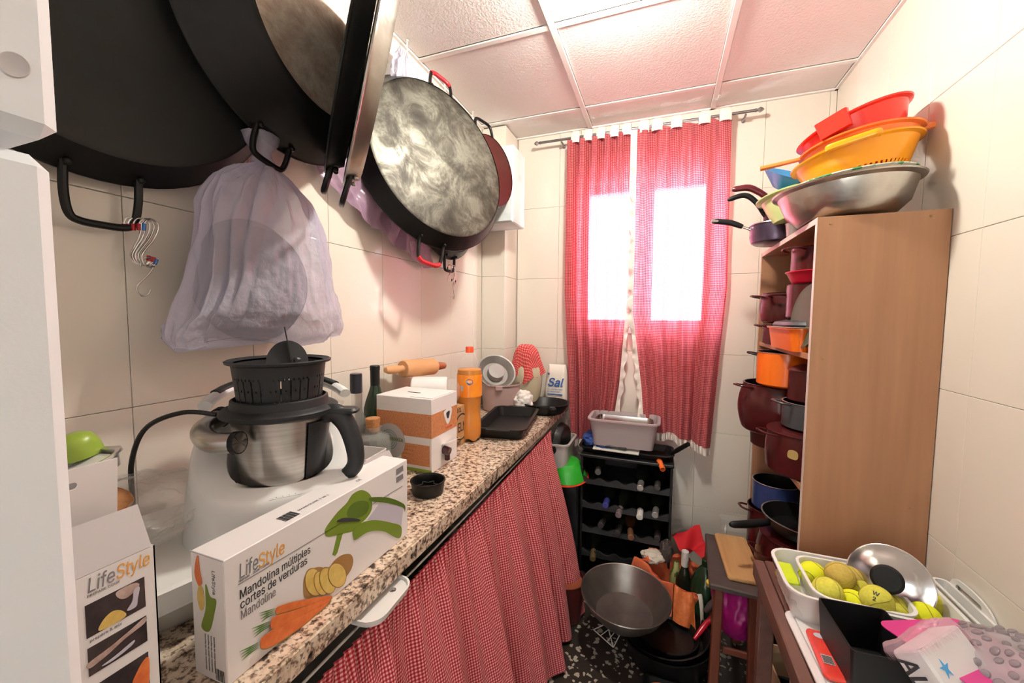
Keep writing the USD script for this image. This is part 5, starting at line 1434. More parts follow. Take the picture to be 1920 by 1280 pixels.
pot('cooking_pot', 'maroon pot under the blue pot at the far end of the lower shelf', (.470, 1.945, zt), .095, .295, 'brown_pot', 'brown_pot', 0, ST, None, (190,), None, loop=.035, hz=.96, wh=.03)

# ------------------------------------------------------------------ on top of the bookcase
zt = BZ


def basin(prof, c, tx=0, ty=0, n=72):
    return place(lathe(prof, n), rot([1, 0, 0], tx) @ rot([0, 1, 0], ty), c)


t = Thing('steel_basin', 'big dented stainless steel basin at the front of the bookcase top', 'basin', (.50, 1.53, zt))
m = lathe([(0, 0), (.105, 0), (.120, .004), (.150, .035), (.168, .090), (.182, .096), (.184, .100), (.181, .102), (.164, .097), (.145, .036), (.115, .010), (0, .008)], 96)
an = np.arctan2(m.vertices[:, 1], m.vertices[:, 0])
dent = .006 * (meshkit.noise(np.column_stack([3 * np.cos(an), 3 * np.sin(an), m.vertices[:, 2] * 30])) - .5) * np.clip((m.vertices[:, 2] - .005) / .03, 0, 1) * np.clip((.092 - m.vertices[:, 2]) / .02, 0, 1)
m.vertices[:, :2] *= (1 + dent / .15)[:, None]
SBC = (.512, 1.528)
t.part('basin', place(m, rot([0, 1, 0], -3), (*SBC, zt + .008)), 'steel_old')
t = Thing('printed_bowl', 'pale bowl with a green print lying in the steel basin under the yellow colander', 'bowl', (.53, 1.54, zt + .06))
t.part('bowl', basin([(0, 0), (.09, 0), (.10, .004), (.150, .047), (.158, .050), (.158, .053), (.148, .051), (.096, .008), (0, .006)], (.524, 1.54, zt + .076), 0, -4), 'plate_print')


def colander(name, label, c, tilt, r0, r1, h, m, rows=2, nh=64, tx=0, handles=None, hw=.06):
    """plastic colander with real drain holes near its foot"""
    t = Thing(name, label, 'colander', c)
    R = rot([1, 0, 0], tx) @ rot([0, 1, 0], -tilt)
    NA = nh * 2
    zz = [.012]
    for k in range(rows):
        zz += [.012 + .013 * k + .003, .012 + .013 * k + .010]
    zz += [h * .75, h]
    rad = lambda z: r0 + (r1 - r0) * (z / h) ** .8
    v, f = [], []
    for z in zz:
        for a in np.linspace(0, 2 * np.pi, NA, endpoint=False):
            for q in (0, .0025):
                v.append(((rad(z) - q) * math.cos(a), (rad(z) - q) * math.sin(a), z))
    ix = lambda i, j, s: (i * NA + j % NA) * 2 + s
    for i in range(len(zz) - 1):
        for j in range(NA):
            if i % 2 == 1 and i < 2 * rows and j % 2 == 0:
                f += [(ix(i, j, 0), ix(i + 1, j, 0), ix(i + 1, j, 1), ix(i, j, 1)), (ix(i, j + 1, 0), ix(i, j + 1, 1), ix(i + 1, j + 1, 1), ix(i + 1, j + 1, 0)), (ix(i, j, 0), ix(i, j, 1), ix(i, j + 1, 1), ix(i, j + 1, 0)), (ix(i + 1, j, 0), ix(i + 1, j + 1, 0), ix(i + 1, j + 1, 1), ix(i + 1, j, 1))]
            else:
                f += [(ix(i, j, 0), ix(i, j + 1, 0), ix(i + 1, j + 1, 0), ix(i + 1, j, 0)), (ix(i, j, 1), ix(i + 1, j, 1), ix(i + 1, j + 1, 1), ix(i, j + 1, 1))]
    t.part('wall', place(tm(v, f), R, c), m, smooth=30)
    t.part('base', place(lathe([(0, 0), (r0 * .7, 0), (rad(.012) - .001, .012), (rad(.012) - .004, .014), (0, .004)], 48), R, c), m)
    t.part('rim', place(lathe([(r1 - .003, h - .004), (r1 + .010, h - .001), (r1 + .012, h + .003), (r1 + .006, h + .006), (r1 - .003, h + .003)], 72), R, c), m)
    for (kind, a, L) in handles or ():
        ca, sa = math.cos(math.radians(a)), math.sin(math.radians(a))
        Q = np.array([[ca, -sa, 0], [sa, ca, 0], [0, 0, 1]])
        if kind == 'grip':
            P = cr([(r1, -hw / 2, 0), (r1 + L * .8, -hw / 2, 0), (r1 + L, -hw * .3, 0), (r1 + L, hw * .3, 0), (r1 + L * .8, hw / 2, 0), (r1, hw / 2, 0)], 5)
            t.part('handle', place(tube(P + [0, 0, h], .006, 8, flat=1.6), R @ Q, c), m)
        elif kind == 'block':
            t.part('handle', place(loft([ring(.024, hw, .006, -.035), ring(.026, hw + .004, .008, 0), ring(.028, hw + .006, .008, .014), ring(.020, hw - .004, .006, .014)]), R @ Q, np.array(c) + R @ Q @ np.array([r1 + .012, 0, h])), m)
        else:
            t.part('handle', place(loft([ring(.014, .004, .0018, 0), ring(.016, .010, .003, .004), ring(.018, .012, .004, L * .7), ring(.022, .012, .004, L)]), R @ Q @ np.column_stack([[0, 1, 0], [0, 0, 1], [1, 0, 0]]), np.array(c) + R @ Q @ np.array([r1 + .004, 0, h])), m)
    return t


colander('colander', 'yellow-orange plastic colander, lowest of the colander stack on the bookcase', (.548, 1.548, zt + .124), 9, .105, .148, .085, 'yellow_plastic', 1, 60, tx=-2, handles=(('grip', 250, .02),), hw=.11)
colander('colander', 'light orange colander with a long flat handle, middle of the colander stack', (.556, 1.555, zt + .168), 6, .100, .138, .075, 'orange_plastic', 1, 40, tx=-2, handles=(('long', 172, .115), ('grip', -8, .04)), hw=.05)
colander('colander', 'red plastic colander with block handles, topmost on the bookcase', (.560, 1.560, zt + .214), 18, .095, .132, .095, 'red_plastic', 2, 56, tx=-3, handles=(('block', 232, 0), ('block', 52, 0)), hw=.075)
c = (.462, 1.772, zt + .070)
t = Thing('lime_bowl', 'pale lime green plastic bowl tilted behind the steel basin', 'bowl', c)
t.part('bowl', basin([(0, 0), (.075, 0), (.082, .004), (.112, .085), (.128, .092), (.130, .096), (.126, .098), (.108, .092), (.078, .008), (0, .006)], c, -4, -7), 'lime_plastic')
c = (.452, 1.775, zt + .150)
t = Thing('blue_bowl', 'bright blue plastic bowl on edge behind the colander handle', 'bowl', c)
t.part('bowl', place(lathe([(0, 0), (.05, 0), (.056, .003), (.108, .050), (.112, .054), (.105, .053), (.052, .007), (0, .006)], 56), aim((.30, -.40, .80)), (.420, 1.765, zt + .180)), 'blue_plastic')
# saucepans with long handles sticking out
c = (.405, 1.862, zt + .001)
t = Thing('saucepan', 'plum saucepan with a steel-tipped black handle on the bookcase edge', 'saucepan', c, None)
t.part('pan', place(lathe([(0, 0), (.068, 0), (.080, .008), (.086, .03), (.086, .072), (.089, .075), (.086, .077), (.082, .074), (.082, .03), (.07, .008), (0, .006)], 52), t=c), 'purple_metal')
t.part('rim', place(lathe([(.085, .073), (.090, .075), (.089, .079), (.083, .078)], 52), t=c), 'steel_shiny', 'steel rim')
long_handle(t, c, .084, c[2] + .060, 183, .145, .045, 'plastic_black', .0095, 'steel_shiny')
c = (.430, 1.865, zt + .082)
t = Thing('saucepan', 'small black saucepan with a curved black handle above the plum one', 'saucepan', c)
t.part('pan', place(lathe([(0, 0), (.058, 0), (.064, .006), (.066, .055), (.069, .058), (.066, .060), (.062, .056), (.06, .008), (0, .006)], 48), t=c), 'enamel')
t.part('rim', place(lathe([(.065, .056), (.070, .058), (.069, .061), (.063, .060)], 48), t=c), 'steel_shiny', 'steel rim')
long_handle(t, c, .064, c[2] + .030, 186, .135, .072, 'plastic_black', .0085, None, bend=.03, collar=None)
c = (.432, 1.868, zt + .145)
t = Thing('saucepan', 'small dark red saucepan with a dark red handle, uppermost of the three saucepans', 'saucepan', c)
t.part('pan', place(lathe([(0, 0), (.050, 0), (.058, .006), (.062, .045), (.065, .048), (.062, .050), (.058, .046), (.05, .008), (0, .006)], 48), t=c), 'dark_red_plastic')
long_handle(t, c, .060, c[2] + .040, 184, .125, .042, 'dark_red_plastic', .0105, None, bend=.012, collar=None)
c = (.455, 1.655, zt + .001)
t = Thing('pink_cup', 'small pale pink metal cup under the basin at the bookcase edge', 'cup', c)
t.part('cup', place(lathe([(0, 0), (.026, 0), (.030, .004), (.034, .045), (.036, .048), (.032, .047), (.028, .006), (0, .004)], 36), t=(.440, 1.715, zt + .001)), 'rim_pale')

# ------------------------------------------------------------------ wine rack under the window
RX0, RX1, RY0, RY1, RZ = -.362, .068, 1.955, 2.235, .700
t = Thing('wine_rack', 'black plastic wine rack with bottles under the window', 'wine rack', (-.147, 2.09, 0))
for x_ in (RX0, RX1 - .012):
    t.part('side_panel', bx(x_, RY0, 0, x_ + .012, RY1, RZ, .002), 'plastic_black', smooth=False)
t.part('back_panel', bx(RX0 + .012, RY1 - .008, 0, RX1 - .012, RY1, RZ), 'plastic_black', smooth=False)
t.part('top', bx(RX0 - .004, RY0 - .004, RZ, RX1 + .004, RY1, RZ + .014, .003), 'plastic_black', smooth=False)
levels = [.575, .450, .325, .200, .075]
NCOL = 5
cw = (RX1 - RX0 - .024) / NCOL
for z_ in levels:
    t.part('shelf', bx(RX0 + .012, RY0 + .01, z_ - .008, RX1 - .012, RY1 - .008, z_, .001), 'plastic_black', smooth=False)
    top_ = []
    for q in np.linspace(0, 1, 81):
        top_.append((q * (RX1 - RX0 - .024), .010 + .016 * abs(math.cos(math.pi * q * NCOL)) ** 2.5))
    sh_ = poly([(0, -.010)] + top_ + [(RX1 - RX0 - .024, -.010)], .010)
    t.part('front_bar', on(sh_, (RX0 + .012, RY0 + .010, z_), (1, 0, 0), (0, 0, 1)), 'plastic_grey', 'scalloped front bar', smooth=False)
# bottles lying in it, necks to the room
RB = [((1121, 885), 'cap_dark', 'glass_dark', 'dark bottle with a dark cap, top row of the rack at the left', 6), ((1200, 915), 'cap_silver', 'glass_dark', 'bottle with a long silver capsule, top row of the rack', 20), ((1135, 948), 'cap_blue', 'glass_dark', 'bottle with a deep blue capsule, second row of the rack at the left', 16), ((1159, 966), 'cap_mauve', 'glass_dark', 'bottle with a mauve-grey capsule, second row of the rack', 18), ((1199, 970), 'cap_white', 'glass_dark', 'bottle with a bright white capsule in the rack', 20), ((1228, 966), 'cap_silver', 'glass_dark', 'bottle with a pale silver capsule, second row of the rack at the right', 16), ((1183, 1008), 'cap_copper', 'glass_brown', 'brown bottle with a copper capsule, third row of the rack', 16), ((1157, 1000), 'cap_dark', 'glass_dark', 'dark bottle with a black capsule, third row of the rack', 8), ((1111, 1048), 'cap_gold', 'glass_dark', 'bottle with a dull gold capsule, lowest row at the left of the rack', 18), ((1126, 985), 'cap_dark', 'glass_dark', 'dark bottle lying in the third row of the rack at the left', 2), ((1232, 915), 'cap_dark', 'glass_dark', 'dark bottle lying in the top row of the rack at the right', 2), ((1232, 1010), 'cap_dark', 'glass_dark', 'dark bottle lying in the third row of the rack at the right', 2)]
for (pp, cap, gl, lab, out_) in RB:
    p = H(*pp, 1, RY0 - .01 - out_ * .0012)
    fit_ = min(range(NCOL), key=lambda k: abs(RX0 + .012 + cw * (k + .5) - p[0]))
    xb = RX0 + .012 + cw * (fit_ + .5)
    lev = min(levels, key=lambda z_: abs(z_ + .045 - p[2] - .01))
    a_ = np.array([xb, RY1 - .012, lev + .039])
    b_ = np.array([p[0], p[1], p[2]])
    d_ = (b_ - a_) / np.linalg.norm(b_ - a_)
    L_ = np.linalg.norm(b_ - a_)
    Rq = aim(d_)
    t = Thing('wine_bottle', lab, 'bottle', a_, 'bottles lying in the wine rack')
    t.part('glass', place(lathe([(0, 0), (.030, 0), (.0345, .006), (.0345, L_ - .155), (.030, L_ - .125), (.0155, L_ - .09), (.0135, L_ - .06), (.0135, L_ - .004), (0, L_ - .004)], 32), Rq, a_), gl)
    t.part('capsule', place(lathe([(.0140, L_ - .062), (.0146, L_ - .060), (.0150, L_ - .006), (.0152, L_ - .002), (.013, L_), (0, L_)], 28), Rq, a_), cap)

# on the rack: big black tray, blue cloth, foil and paper, frosted tub with a steel tray, orange tube
ty = 2.065
t = Thing('griddle_tray', 'black griddle tray with a handle on top of the wine rack', 'tray', (-.14, ty, RZ + .015))
t.part('tray', place(open_box(.44, .17, .030, .03, .004, .014, .008, .004), None, (-.155, ty, RZ + .015)), 'nonstick')
P = cr([(.060, 2.035, RZ + .042), (.085, 2.00, RZ + .075), (.110, 1.97, RZ + .105), (.128, 1.95, RZ + .125)], 6)
t.part('handle', tube(P, np.interp(np.linspace(0, 1, len(P)), [0, .3, 1], [.006, .011, .010]), 12), 'plastic_black')
single('blue_cloth', blob((-.325, 2.03, RZ + .075), (.040, .055, .042), .35, 2.2, 5, 4), 'blue_cloth', 'crumpled dark blue cloth at the left end of the griddle tray', 'cloth', smooth=True)
single('blue_cloth', blob((-.25, 2.0, RZ + .056), (.05, .03, .018), .4, 2.4, 9, 4), 'blue_cloth', 'flat dark blue cloth end under the frosted tub', 'cloth', smooth=True)
t = Thing('paper_sheets', 'pale folded paper and dark film under the front of the frosted tub', 'paper', (-.19, 1.985, RZ + .046))
t.part('sheet', place(bx(-.11, -.03, 0, .11, .03, .006, .001), rot([0, 0, 1], -2) @ rot([1, 0, 0], 8), (-.195, 1.985, RZ + .046)), 'paper', smooth=False)
t.part('film', crumple(place(bx(-.06, -.02, 0, .06, .02, .008, .002).subdivide().subdivide().subdivide(), rot([0, 0, 1], -6), (-.205, 1.985, RZ + .060)), .01, 50, 2), 'cap_dark')
fc = (-.165, 2.045)
t = Thing('frosted_tub', 'frosted plastic tub holding a steel tray on the wine rack', 'tub', (*fc, RZ + .066))
t.part('tub', place(open_box(.32, .19, .135, .03, .003, .018, .012, .007), None, (*fc, RZ + .064)), 'frosted')
t = Thing('steel_tray', 'shiny rectangular steel tray inside the frosted tub', 'tray', (*fc, RZ + .13))
t.part('tray', place(open_box(.275, .155, .055, .03, .002, .010, .004, .003), None, (*fc, RZ + .130)), 'steel_shiny')
tb = H(1243, 880, 1, 1.935)
t = Thing('orange_tube', 'short orange tube sticking out of the wine rack top right', 'tube', tb)
q = np.array([tb[0] - .018, 1.99, tb[2] + .022])
dd = (tb - q) / np.linalg.norm(tb - q)
t.part('tube', place(lathe([(.0125, 0), (.0125, np.linalg.norm(tb - q)), (.0095, np.linalg.norm(tb - q)), (.0095, .01)], 28), aim(dd), q), 'orange_tube')
t.part('inside', place(lathe([(0, .02), (.0095, .02)], 24), aim(dd), q), 'red_pack')

# between the skirt's end and the rack
t = Thing('white_bucket', 'white plastic bucket under the far end of the worktop', 'bucket', (-.52, 2.0, .6))
t.part('bucket', place(open_box(.13, .22, .185, .03, .004, .012, .008, .008), None, (-.487, 2.02, .575)), M.setdefault('bucket', mat('bucket_plastic', (.46, .43, .41), .4)))
t = Thing('black_pan', 'black pan standing upright in the white bucket', 'pan', (-.49, 2.02, .78))
t.part('pan', place(lathe([(0, 0), (.09, 0), (.098, .006), (.108, .035), (.106, .037), (.092, .008), (0, .006)], 44), aim((-1, .1, .05)), (-.455, 2.01, .735)), 'nonstick')
single('crate_stack', bx(-.60, 1.965, .001, -.375, 2.20, .56, .01), 'plastic_grey', 'dark plastic crate standing under the end of the worktop', 'crate')
t = Thing('red_plate', 'red-rimmed plate under the green bowl, left of the wine rack', 'plate', (-.44, 1.95, .565))
t.part('plate', place(lathe([(0, 0), (.07, 0), (.115, .010), (.117, .013), (.07, .005), (0, .004)], 52), rot([1, 0, 0], 8), (-.445, 1.99, .566)), 'red_plastic')
t = Thing('green_bowl', 'bright green plastic bowl left of the wine rack', 'bowl', (-.44, 1.97, .58))
t.part('bowl', place(lathe([(0, .0), (.10, .0), (.104, .004), (.085, .06), (.060, .085), (0, .09)], 52), rot([1, 0, 0], 8), (-.440, 1.995, .575)), 'green_plastic')

# ------------------------------------------------------------------ on the floor
wc = np.array([-.112, 1.650, .162])
nw = np.array([.02, -.06, .99])
Rw = aim(nw)
t = Thing('pan_stack_pan', 'large black pan on the floor under the steel wok', 'pan', (.02, 1.80, 0))
t.part('pan', place(lathe([(0, 0), (.14, 0), (.15, .005), (.175, .10), (.180, .104), (.180, .108), (.172, .106), (.146, .010), (0, .007)], 60), rot([0, 1, 0], -3), (.060, 1.690, .004)), 'enamel')
P = cr([(.195, 1.70, .128), (.215, 1.66, .165), (.225, 1.63, .175)], 5)
t = Thing('pan_stack_pan', 'second black pan nested in the pan under the wok, with a dark wooden-look handle', 'pan', (.03, 1.79, .08))
c = (.056, 1.695, .062)
t.part('pan', place(lathe([(0, 0), (.135, 0), (.142, .004), (.165, .055), (.169, .058), (.163, .059), (.138, .009), (0, .006)], 60), rot([0, 1, 0], -6), c), 'nonstick')
a_, b_ = H(1322, 1146, 2, .19), H(1388, 1088, 2, .34)
P = np.array([a_ * (1 - s) + b_ * s for s in np.linspace(0, 1, 14)])
t.part('handle', tube(P, np.interp(np.linspace(0, 1, 14), [0, .15, .9, 1], [.008, .016, .017, .009]), 12), 'stool_wood', 'dark flat handle')
t = Thing('red_handle_pan', 'black pan with a long shiny red handle beside the stool leg', 'pan', (.05, 1.72, .05))
t.part('pan', place(lathe([(0, 0), (.10, 0), (.108, .004), (.120, .030), (.122, .032), (.118, .033), (.104, .008), (0, .006)], 52), None, (.056, 1.695, .075)), 'enamel')
a_, b_ = H(1333, 1160, 2, .16), H(1396, 1108, 2, .30)
P = cr([(.160, 1.69, .105), a_, b_], 8)
t.part('handle', tube(P, np.interp(np.linspace(0, 1, len(P)), [0, .3, .9, 1], [.006, .011, .012, .007]), 12), 'red_enamel', 'shiny red handle')
t = Thing('wok', 'big brushed steel wok tilted towards the room on the floor pans', 'wok', wc)
t.part('wok', place(lathe([(0, 0), (.100, 0), (.116, .004), (.152, .046), (.177, .098), (.181, .099), (.179, .102), (.175, .100), (.150, .049), (.114, .008), (0, .004)], 96), Rw, wc), 'wok', smooth=30)
wr_ = Rw @ np.array([0, .02, 0])
# wire trivet
tv = H(1135, 1195, 2, .02)
t = Thing('wire_trivet', 'white wire trivet lying on the floor in front of the wok', 'trivet', tv)
q = [H(*p, 2, .02 + z_) for p, z_ in (((1113, 1180), .04), ((1138, 1168), .055), ((1162, 1190), .03), ((1150, 1213), .002))]
for i in range(4):
    t.part('rod', tube([q[i], q[(i + 1) % 4]], .0024, 8), 'wire')
t.part('rod', tube([q[1], q[3]], .0024, 8), 'wire')
for s in (.35, .68):
    t.part('rod', tube([q[0] * (1 - s) + q[3] * s, q[1] * (1 - s) + q[2] * s], .0018, 8), 'wire')
# terracotta dish and striped bag left of the wok
cd = H(1062, 1082, 2, .19)
t = Thing('clay_pot', 'round brown clay pot on the floor beside the skirt', 'pot', (*cd[:2], 0))
t.part('pot', place(lathe([(0, 0), (.06, 0), (.068, .005), (.082, .150), (.088, .19), (.083, .19), (.078, .172), (0, .168)], 48), t=(*cd[:2], .0)), 'maroon_side')
t.part('lid', place(lathe([(.078, .173), (.05, .176), (0, .178)], 44), t=(*cd[:2], .0)), 'terracotta', 'terracotta filling')
gd = H(1066, 1040, 1, 1.93)
t = Thing('striped_gourd', 'small green and yellow striped gourd behind the clay pot', 'gourd', gd)
m = trimesh.creation.icosphere(4)
an = np.arctan2(m.vertices[:, 1], m.vertices[:, 0])
m.vertices *= (1 + .06 * np.cos(8 * an) * np.sqrt(1 - np.clip(m.vertices[:, 2] ** 2, 0, 1)))[:, None]
m.vertices = m.vertices * [.024, .024, .036] + gd
t.part('fruit', m, 'yellow_green')
t.part('stand', cyl((gd[0], gd[1], 0), (gd[0], gd[1], gd[2] - .033), .022, 20), 'glass_brown')
# towel-lined basket with bottles
tc = np.array([.100, 1.885])
t = Thing('towel_bag', 'orange and red striped towel bag sagging round the bottles between wok and stool', 'bag', (*tc, 0))


def towel(u, v):
    a = 2 * math.pi * u
    n = meshkit.fbm(np.array([[3 * math.cos(a) + 7, 3 * math.sin(a), v * 4]]), 4, 3)[0] - .5
    n2 = math.sin(7 * a + 3 * v + 1) * .012 + math.sin(13 * a + 2) * .006
    r = np.interp(v, [0, .2, .45, .8, 1], [.06, .075, .095, .128, .114]) + .05 * n * v + n2 * v
    z = np.interp(v, [0, .8, .92, 1], [.005, .235, .262, .25]) + (.032 * math.sin(a) - .030 * math.cos(a)) * v + .03 * n * v
    return (tc[0] + 1.22 * r * math.cos(a), tc[1] + .66 * r * math.sin(a), z), (u, v)


m, uv = sheet(towel, 140, 50)
t.part('cloth', m, 'towel', smooth=True)


def towel_fold(a0, a1, v0, v1, m_, name, drop=.10, rr_=.018, zoff=.0):
    def fn(u, v):
        a = (a0 + (a1 - a0) * u) / (2 * math.pi)
        (x, y, z), _ = towel(a % 1.0, .97)
        d = np.array([math.cos(2 * math.pi * a), math.sin(2 * math.pi * a)])
        k = math.sin(9 * u + 3 * v) * .006
        o_ = rr_ * math.sin(min(1, v * 2.5) * math.pi / 2) + .03 * v + k
        return (x + d[0] * o_, y + d[1] * o_, z + zoff + .012 * math.sin(min(1, v * 3) * math.pi) - drop * max(0, v - .18) + k), (u, v)
    mm, _ = sheet(fn, 50, 20)
    t.part(name, mm, m_, smooth=True)


towel_fold(math.radians(190), math.radians(262), 0, 1, 'towel', 'turned_edge', .14)
towel_fold(math.radians(264), math.radians(292), 0, 1, 'carrot', 'turned_edge', .15, .022)
towel_fold(math.radians(296), math.radians(345), 0, 1, 'towel_white', 'white_edge', .13, .024)
P_ = H(1285, 1032, 1, 1.90)
t = Thing('wine_bottle', 'dark bottle with a tall white capsule standing in the towel bag', 'bottle', (P_[0], 1.90, .03))
hh_ = P_[2] - .03
t.part('glass', place(lathe([(0, 0), (.033, 0), (.036, .005), (.036, hh_ - .14), (.0155, hh_ - .085), (.014, hh_ - .06), (.014, hh_ - .004), (0, hh_ - .004)], 36), rot([1, 0, 0], 3), (P_[0], 1.915, .03)), 'glass_dark')
t.part('capsule', place(lathe([(.0145, hh_ - .072), (.0155, hh_ - .070), (.0158, hh_ - .002), (.014, hh_), (.010, hh_), (.009, hh_ - .003), (0, hh_ - .003)], 30), rot([1, 0, 0], 3), (P_[0], 1.915, .03)), 'cap_white')
P_ = H(1325, 1048, 1, 1.86)
t = Thing('demijohn', 'big round green glass bottle in the towel bag', 'bottle', (P_[0], 1.86, .06))
t.part('glass', place(lathe([(0, 0), (.055, 0), (.062, .008), (.064, .13), (.058, .19), (.040, .235), (.018, .262), (.0165, P_[2] - .062), (.0165, P_[2] - .06), (0, P_[2] - .06)], 48), t=(P_[0], 1.86, .06)), 'glass_green')
t.part('cap', place(lathe([(0, P_[2] - .085), (.0185, P_[2] - .085), (.0185, P_[2] - .062), (.016, P_[2] - .059), (0, P_[2] - .059)], 28), t=(P_[0], 1.86, .06)), 'glass_green')
P_ = H(1330, 1093, 1, 1.775)
single('yellow_cap', cyl((P_[0], P_[1], P_[2] - .008), (P_[0], P_[1] - .006, P_[2] + .010), .013, 28), M.setdefault('yellow', mat('yellow_cap', (.72, .58, .06), .4)), 'yellow bottle cap at the front edge of the towel bag', 'cap')
P_ = H(1268, 1062, 1, 1.93)
t = Thing('small_bottle', 'slim yellow-green bottle left of the white capped bottle in the towel bag', 'bottle', (P_[0], 1.93, .05))
t.part('bottle', place(lathe([(0, 0), (.026, 0), (.028, .005), (.028, .15), (.013, .19), (.0125, P_[2] - .035), (0, P_[2] - .03)], 32), t=(P_[0], 1.945, .05)), 'yellow_green')
single('white_towel', blob((-.01, 1.925, .275), (.05, .035, .03), .35, 2.2, 12, 4), 'towel_white', 'crumpled off-white towel at the left in the towel bag', 'towel', smooth=True)
single('brown_paper', blob((.05, 1.95, .30), (.03, .025, .055), .3, 2.4, 4, 4), 'stool_wood', 'crumpled brown paper between white towel and bottles', 'paper', smooth=True)


def redc(u, v):
    """red folded cloth bag over the towel bag"""
    a = H(1256, 1010, 1, 2.0)
    P4 = [np.array(H(*p, 1, y_)) for p, y_ in (((1255, 1008), 2.02), ((1312, 990), 2.06), ((1340, 1052), 1.93), ((1290, 1030), 1.93))]
    p = (P4[0] * (1 - u) + P4[1] * u) * (1 - v) + (P4[3] * (1 - u) + P4[2] * u) * v
    n = math.sin(3.3 * u + 2 * v) * math.sin(math.pi * v)
    return (p[0], p[1] - .035 * n + .012 * math.sin(9 * u + 5 * v), p[2] + .016 * math.sin(8 * v + 2 * u) - .02 * math.sin(math.pi * u) * v), (u, v)


m, uv = sheet(redc, 40, 30)
single('red_cloth', m, 'red_cloth', 'bright red folded cloth above the towel bag by the wall', 'cloth', smooth=True)

# low stool with a chopping board
SQ = [H(*p, 2, .45) for p in ((1318, 1008), (1425, 997), (1475, 1085), (1418, 1118))]
t = Thing('stool', 'low dark wooden stool in front of the bookcase', 'stool', (.33, 1.76, 0))
sx0, sx1, sy0, sy1 = .205, .440, 1.545, 1.90
t.part('seat', place(bx(-.080, -.185, -.022, .080, .185, 0, .005), rot([0, 0, 1], -3), (.276, 1.715, .448)), 'stool_wood', smooth=False)
for (x_, y_) in ((.222, 1.565), (.330, 1.565), (.222, 1.865), (.330, 1.865)):
    dx, dy = (x_ - .276) * .18, (y_ - 1.715) * .12
    t.part('leg', loft([ring(.034, .034, .006, 0) + [x_ + dx, y_ + dy, .0], ring(.030, .030, .006, .425) + [x_, y_, .0]]), 'leg_wood')
t.part('stretcher', bx(.222, 1.57, .16, .234, 1.86, .185, .003), 'leg_wood')
t.part('stretcher', bx(.24, 1.558, .18, .325, 1.570, .205, .003), 'leg_wood')
bq = [H(*p, 2, .462) for p in ((1343, 1000), (1408, 1000), (1424, 1095), (1418, 1092))]
t = Thing('chopping_board', 'light wooden chopping board lying on the dark stool', 'chopping board', (.33, 1.76, .45))
t.part('board', place(loft([ring(.118, .31, .012, 0), ring(.122, .314, .014, .003), ring(.122, .314, .014, .011), ring(.118, .31, .012, .014)]), rot([0, 0, 1], 2), (.306, 1.735, .4495)), 'board')
t.part('juice_groove', place(loft([ring(.102, .294, .01, .0141), ring(.098, .290, .01, .0148), ring(.092, .284, .01, .0141)], False, False), rot([0, 0, 1], 2), (.306, 1.735, .4495)), 'board')
t = Thing('glass_dish', 'clear glass dish rim standing behind the chopping board by the wall', 'dish', (.36, 2.02, .46))
t.part('dish', place(open_box(.15, .05, .05, .015, .003, .004, .002, .003), None, (.345, 1.965, .455)), 'glass')
single('tiny_bottle', place(lathe([(0, 0), (.006, 0), (.006, .018), (.002, .026), (.002, .034), (0, .035)], 16), t=tuple(H(1360, 998, 1, 1.93))), 'cap_white', 'tiny white nozzle behind the chopping board', 'nozzle')


def magb(u, v):
    a = 2 * math.pi * u
    n = meshkit.fbm(np.array([[2 * math.cos(a), 2 * math.sin(a) + 9, v * 3]]), 3, 8)[0] - .5
    r = .115 * (1 + .35 * n) * (.75 + .4 * math.sin(math.pi * min(1, v * .9 + .1)))
    return (.300 + r * math.cos(a) * .62, 1.72 + r * 1.0 * math.sin(a), .20 + .215 * v + .03 * n), (u, v)


m, uv = sheet(magb, 80, 40)
single('magenta_bag', m, 'magenta_bag', 'magenta plastic bag stuffed under the low stool', 'bag', smooth=True)
gl_ = H(1412, 1158, 2, .18)
for k in range(2):
    single('rubber_glove', blob((gl_[0] + .03 * k, gl_[1] - .02 * k, .17), (.013, .018, .05), .25, 2, 3 + k), 'green_glove', ('left', 'right')[k] + ' dangling end of the dark green rubber gloves below the magenta bag', 'glove', smooth=True)
t = Thing('glove_pile', 'dark bin behind the rubber gloves under the table', 'bin', (.43, 1.66, 0))
t.part('bin', place(open_box(.17, .20, .20, .03, .004, .02, .006, .006), None, (.475, 1.60, .001)), 'plastic_black')
pb = H(1455, 1215, 2, .25)
t = Thing('paper_carrier', 'brown paper carrier bag with a purple pattern under the table edge', 'bag', (.40, 1.36, 0))
t.part('bag', crumple(place(loft([ring(.15, .22, .006, 0), ring(.155, .225, .006, .12), ring(.15, .22, .006, .30), ring(.145, .215, .006, .30), ring(.14, .21, .006, .02)]), rot([0, 0, 1], 4), (.435, 1.40, .001)), .01, 12, 2), 'paper_bag', smooth=30)
oh = H(1248, 1276, 2, .05)
t = Thing('orange_basket', 'basket with an orange carrying handle on the floor at the bottom edge', 'basket', (oh[0], oh[1] - .06, 0))
P = [(oh[0] + .075 * math.cos(b), oh[1] - .05, .02 + .055 * math.sin(b)) for b in np.linspace(0, np.pi, 24)]
t.part('handle', tube(P, .006, 10), 'orange_plastic', 'orange handle')
t.part('body', place(open_box(.17, .12, .045, .03, .003, .012, .004, .004), None, (oh[0], oh[1] - .05, .001)), 'plastic_black')

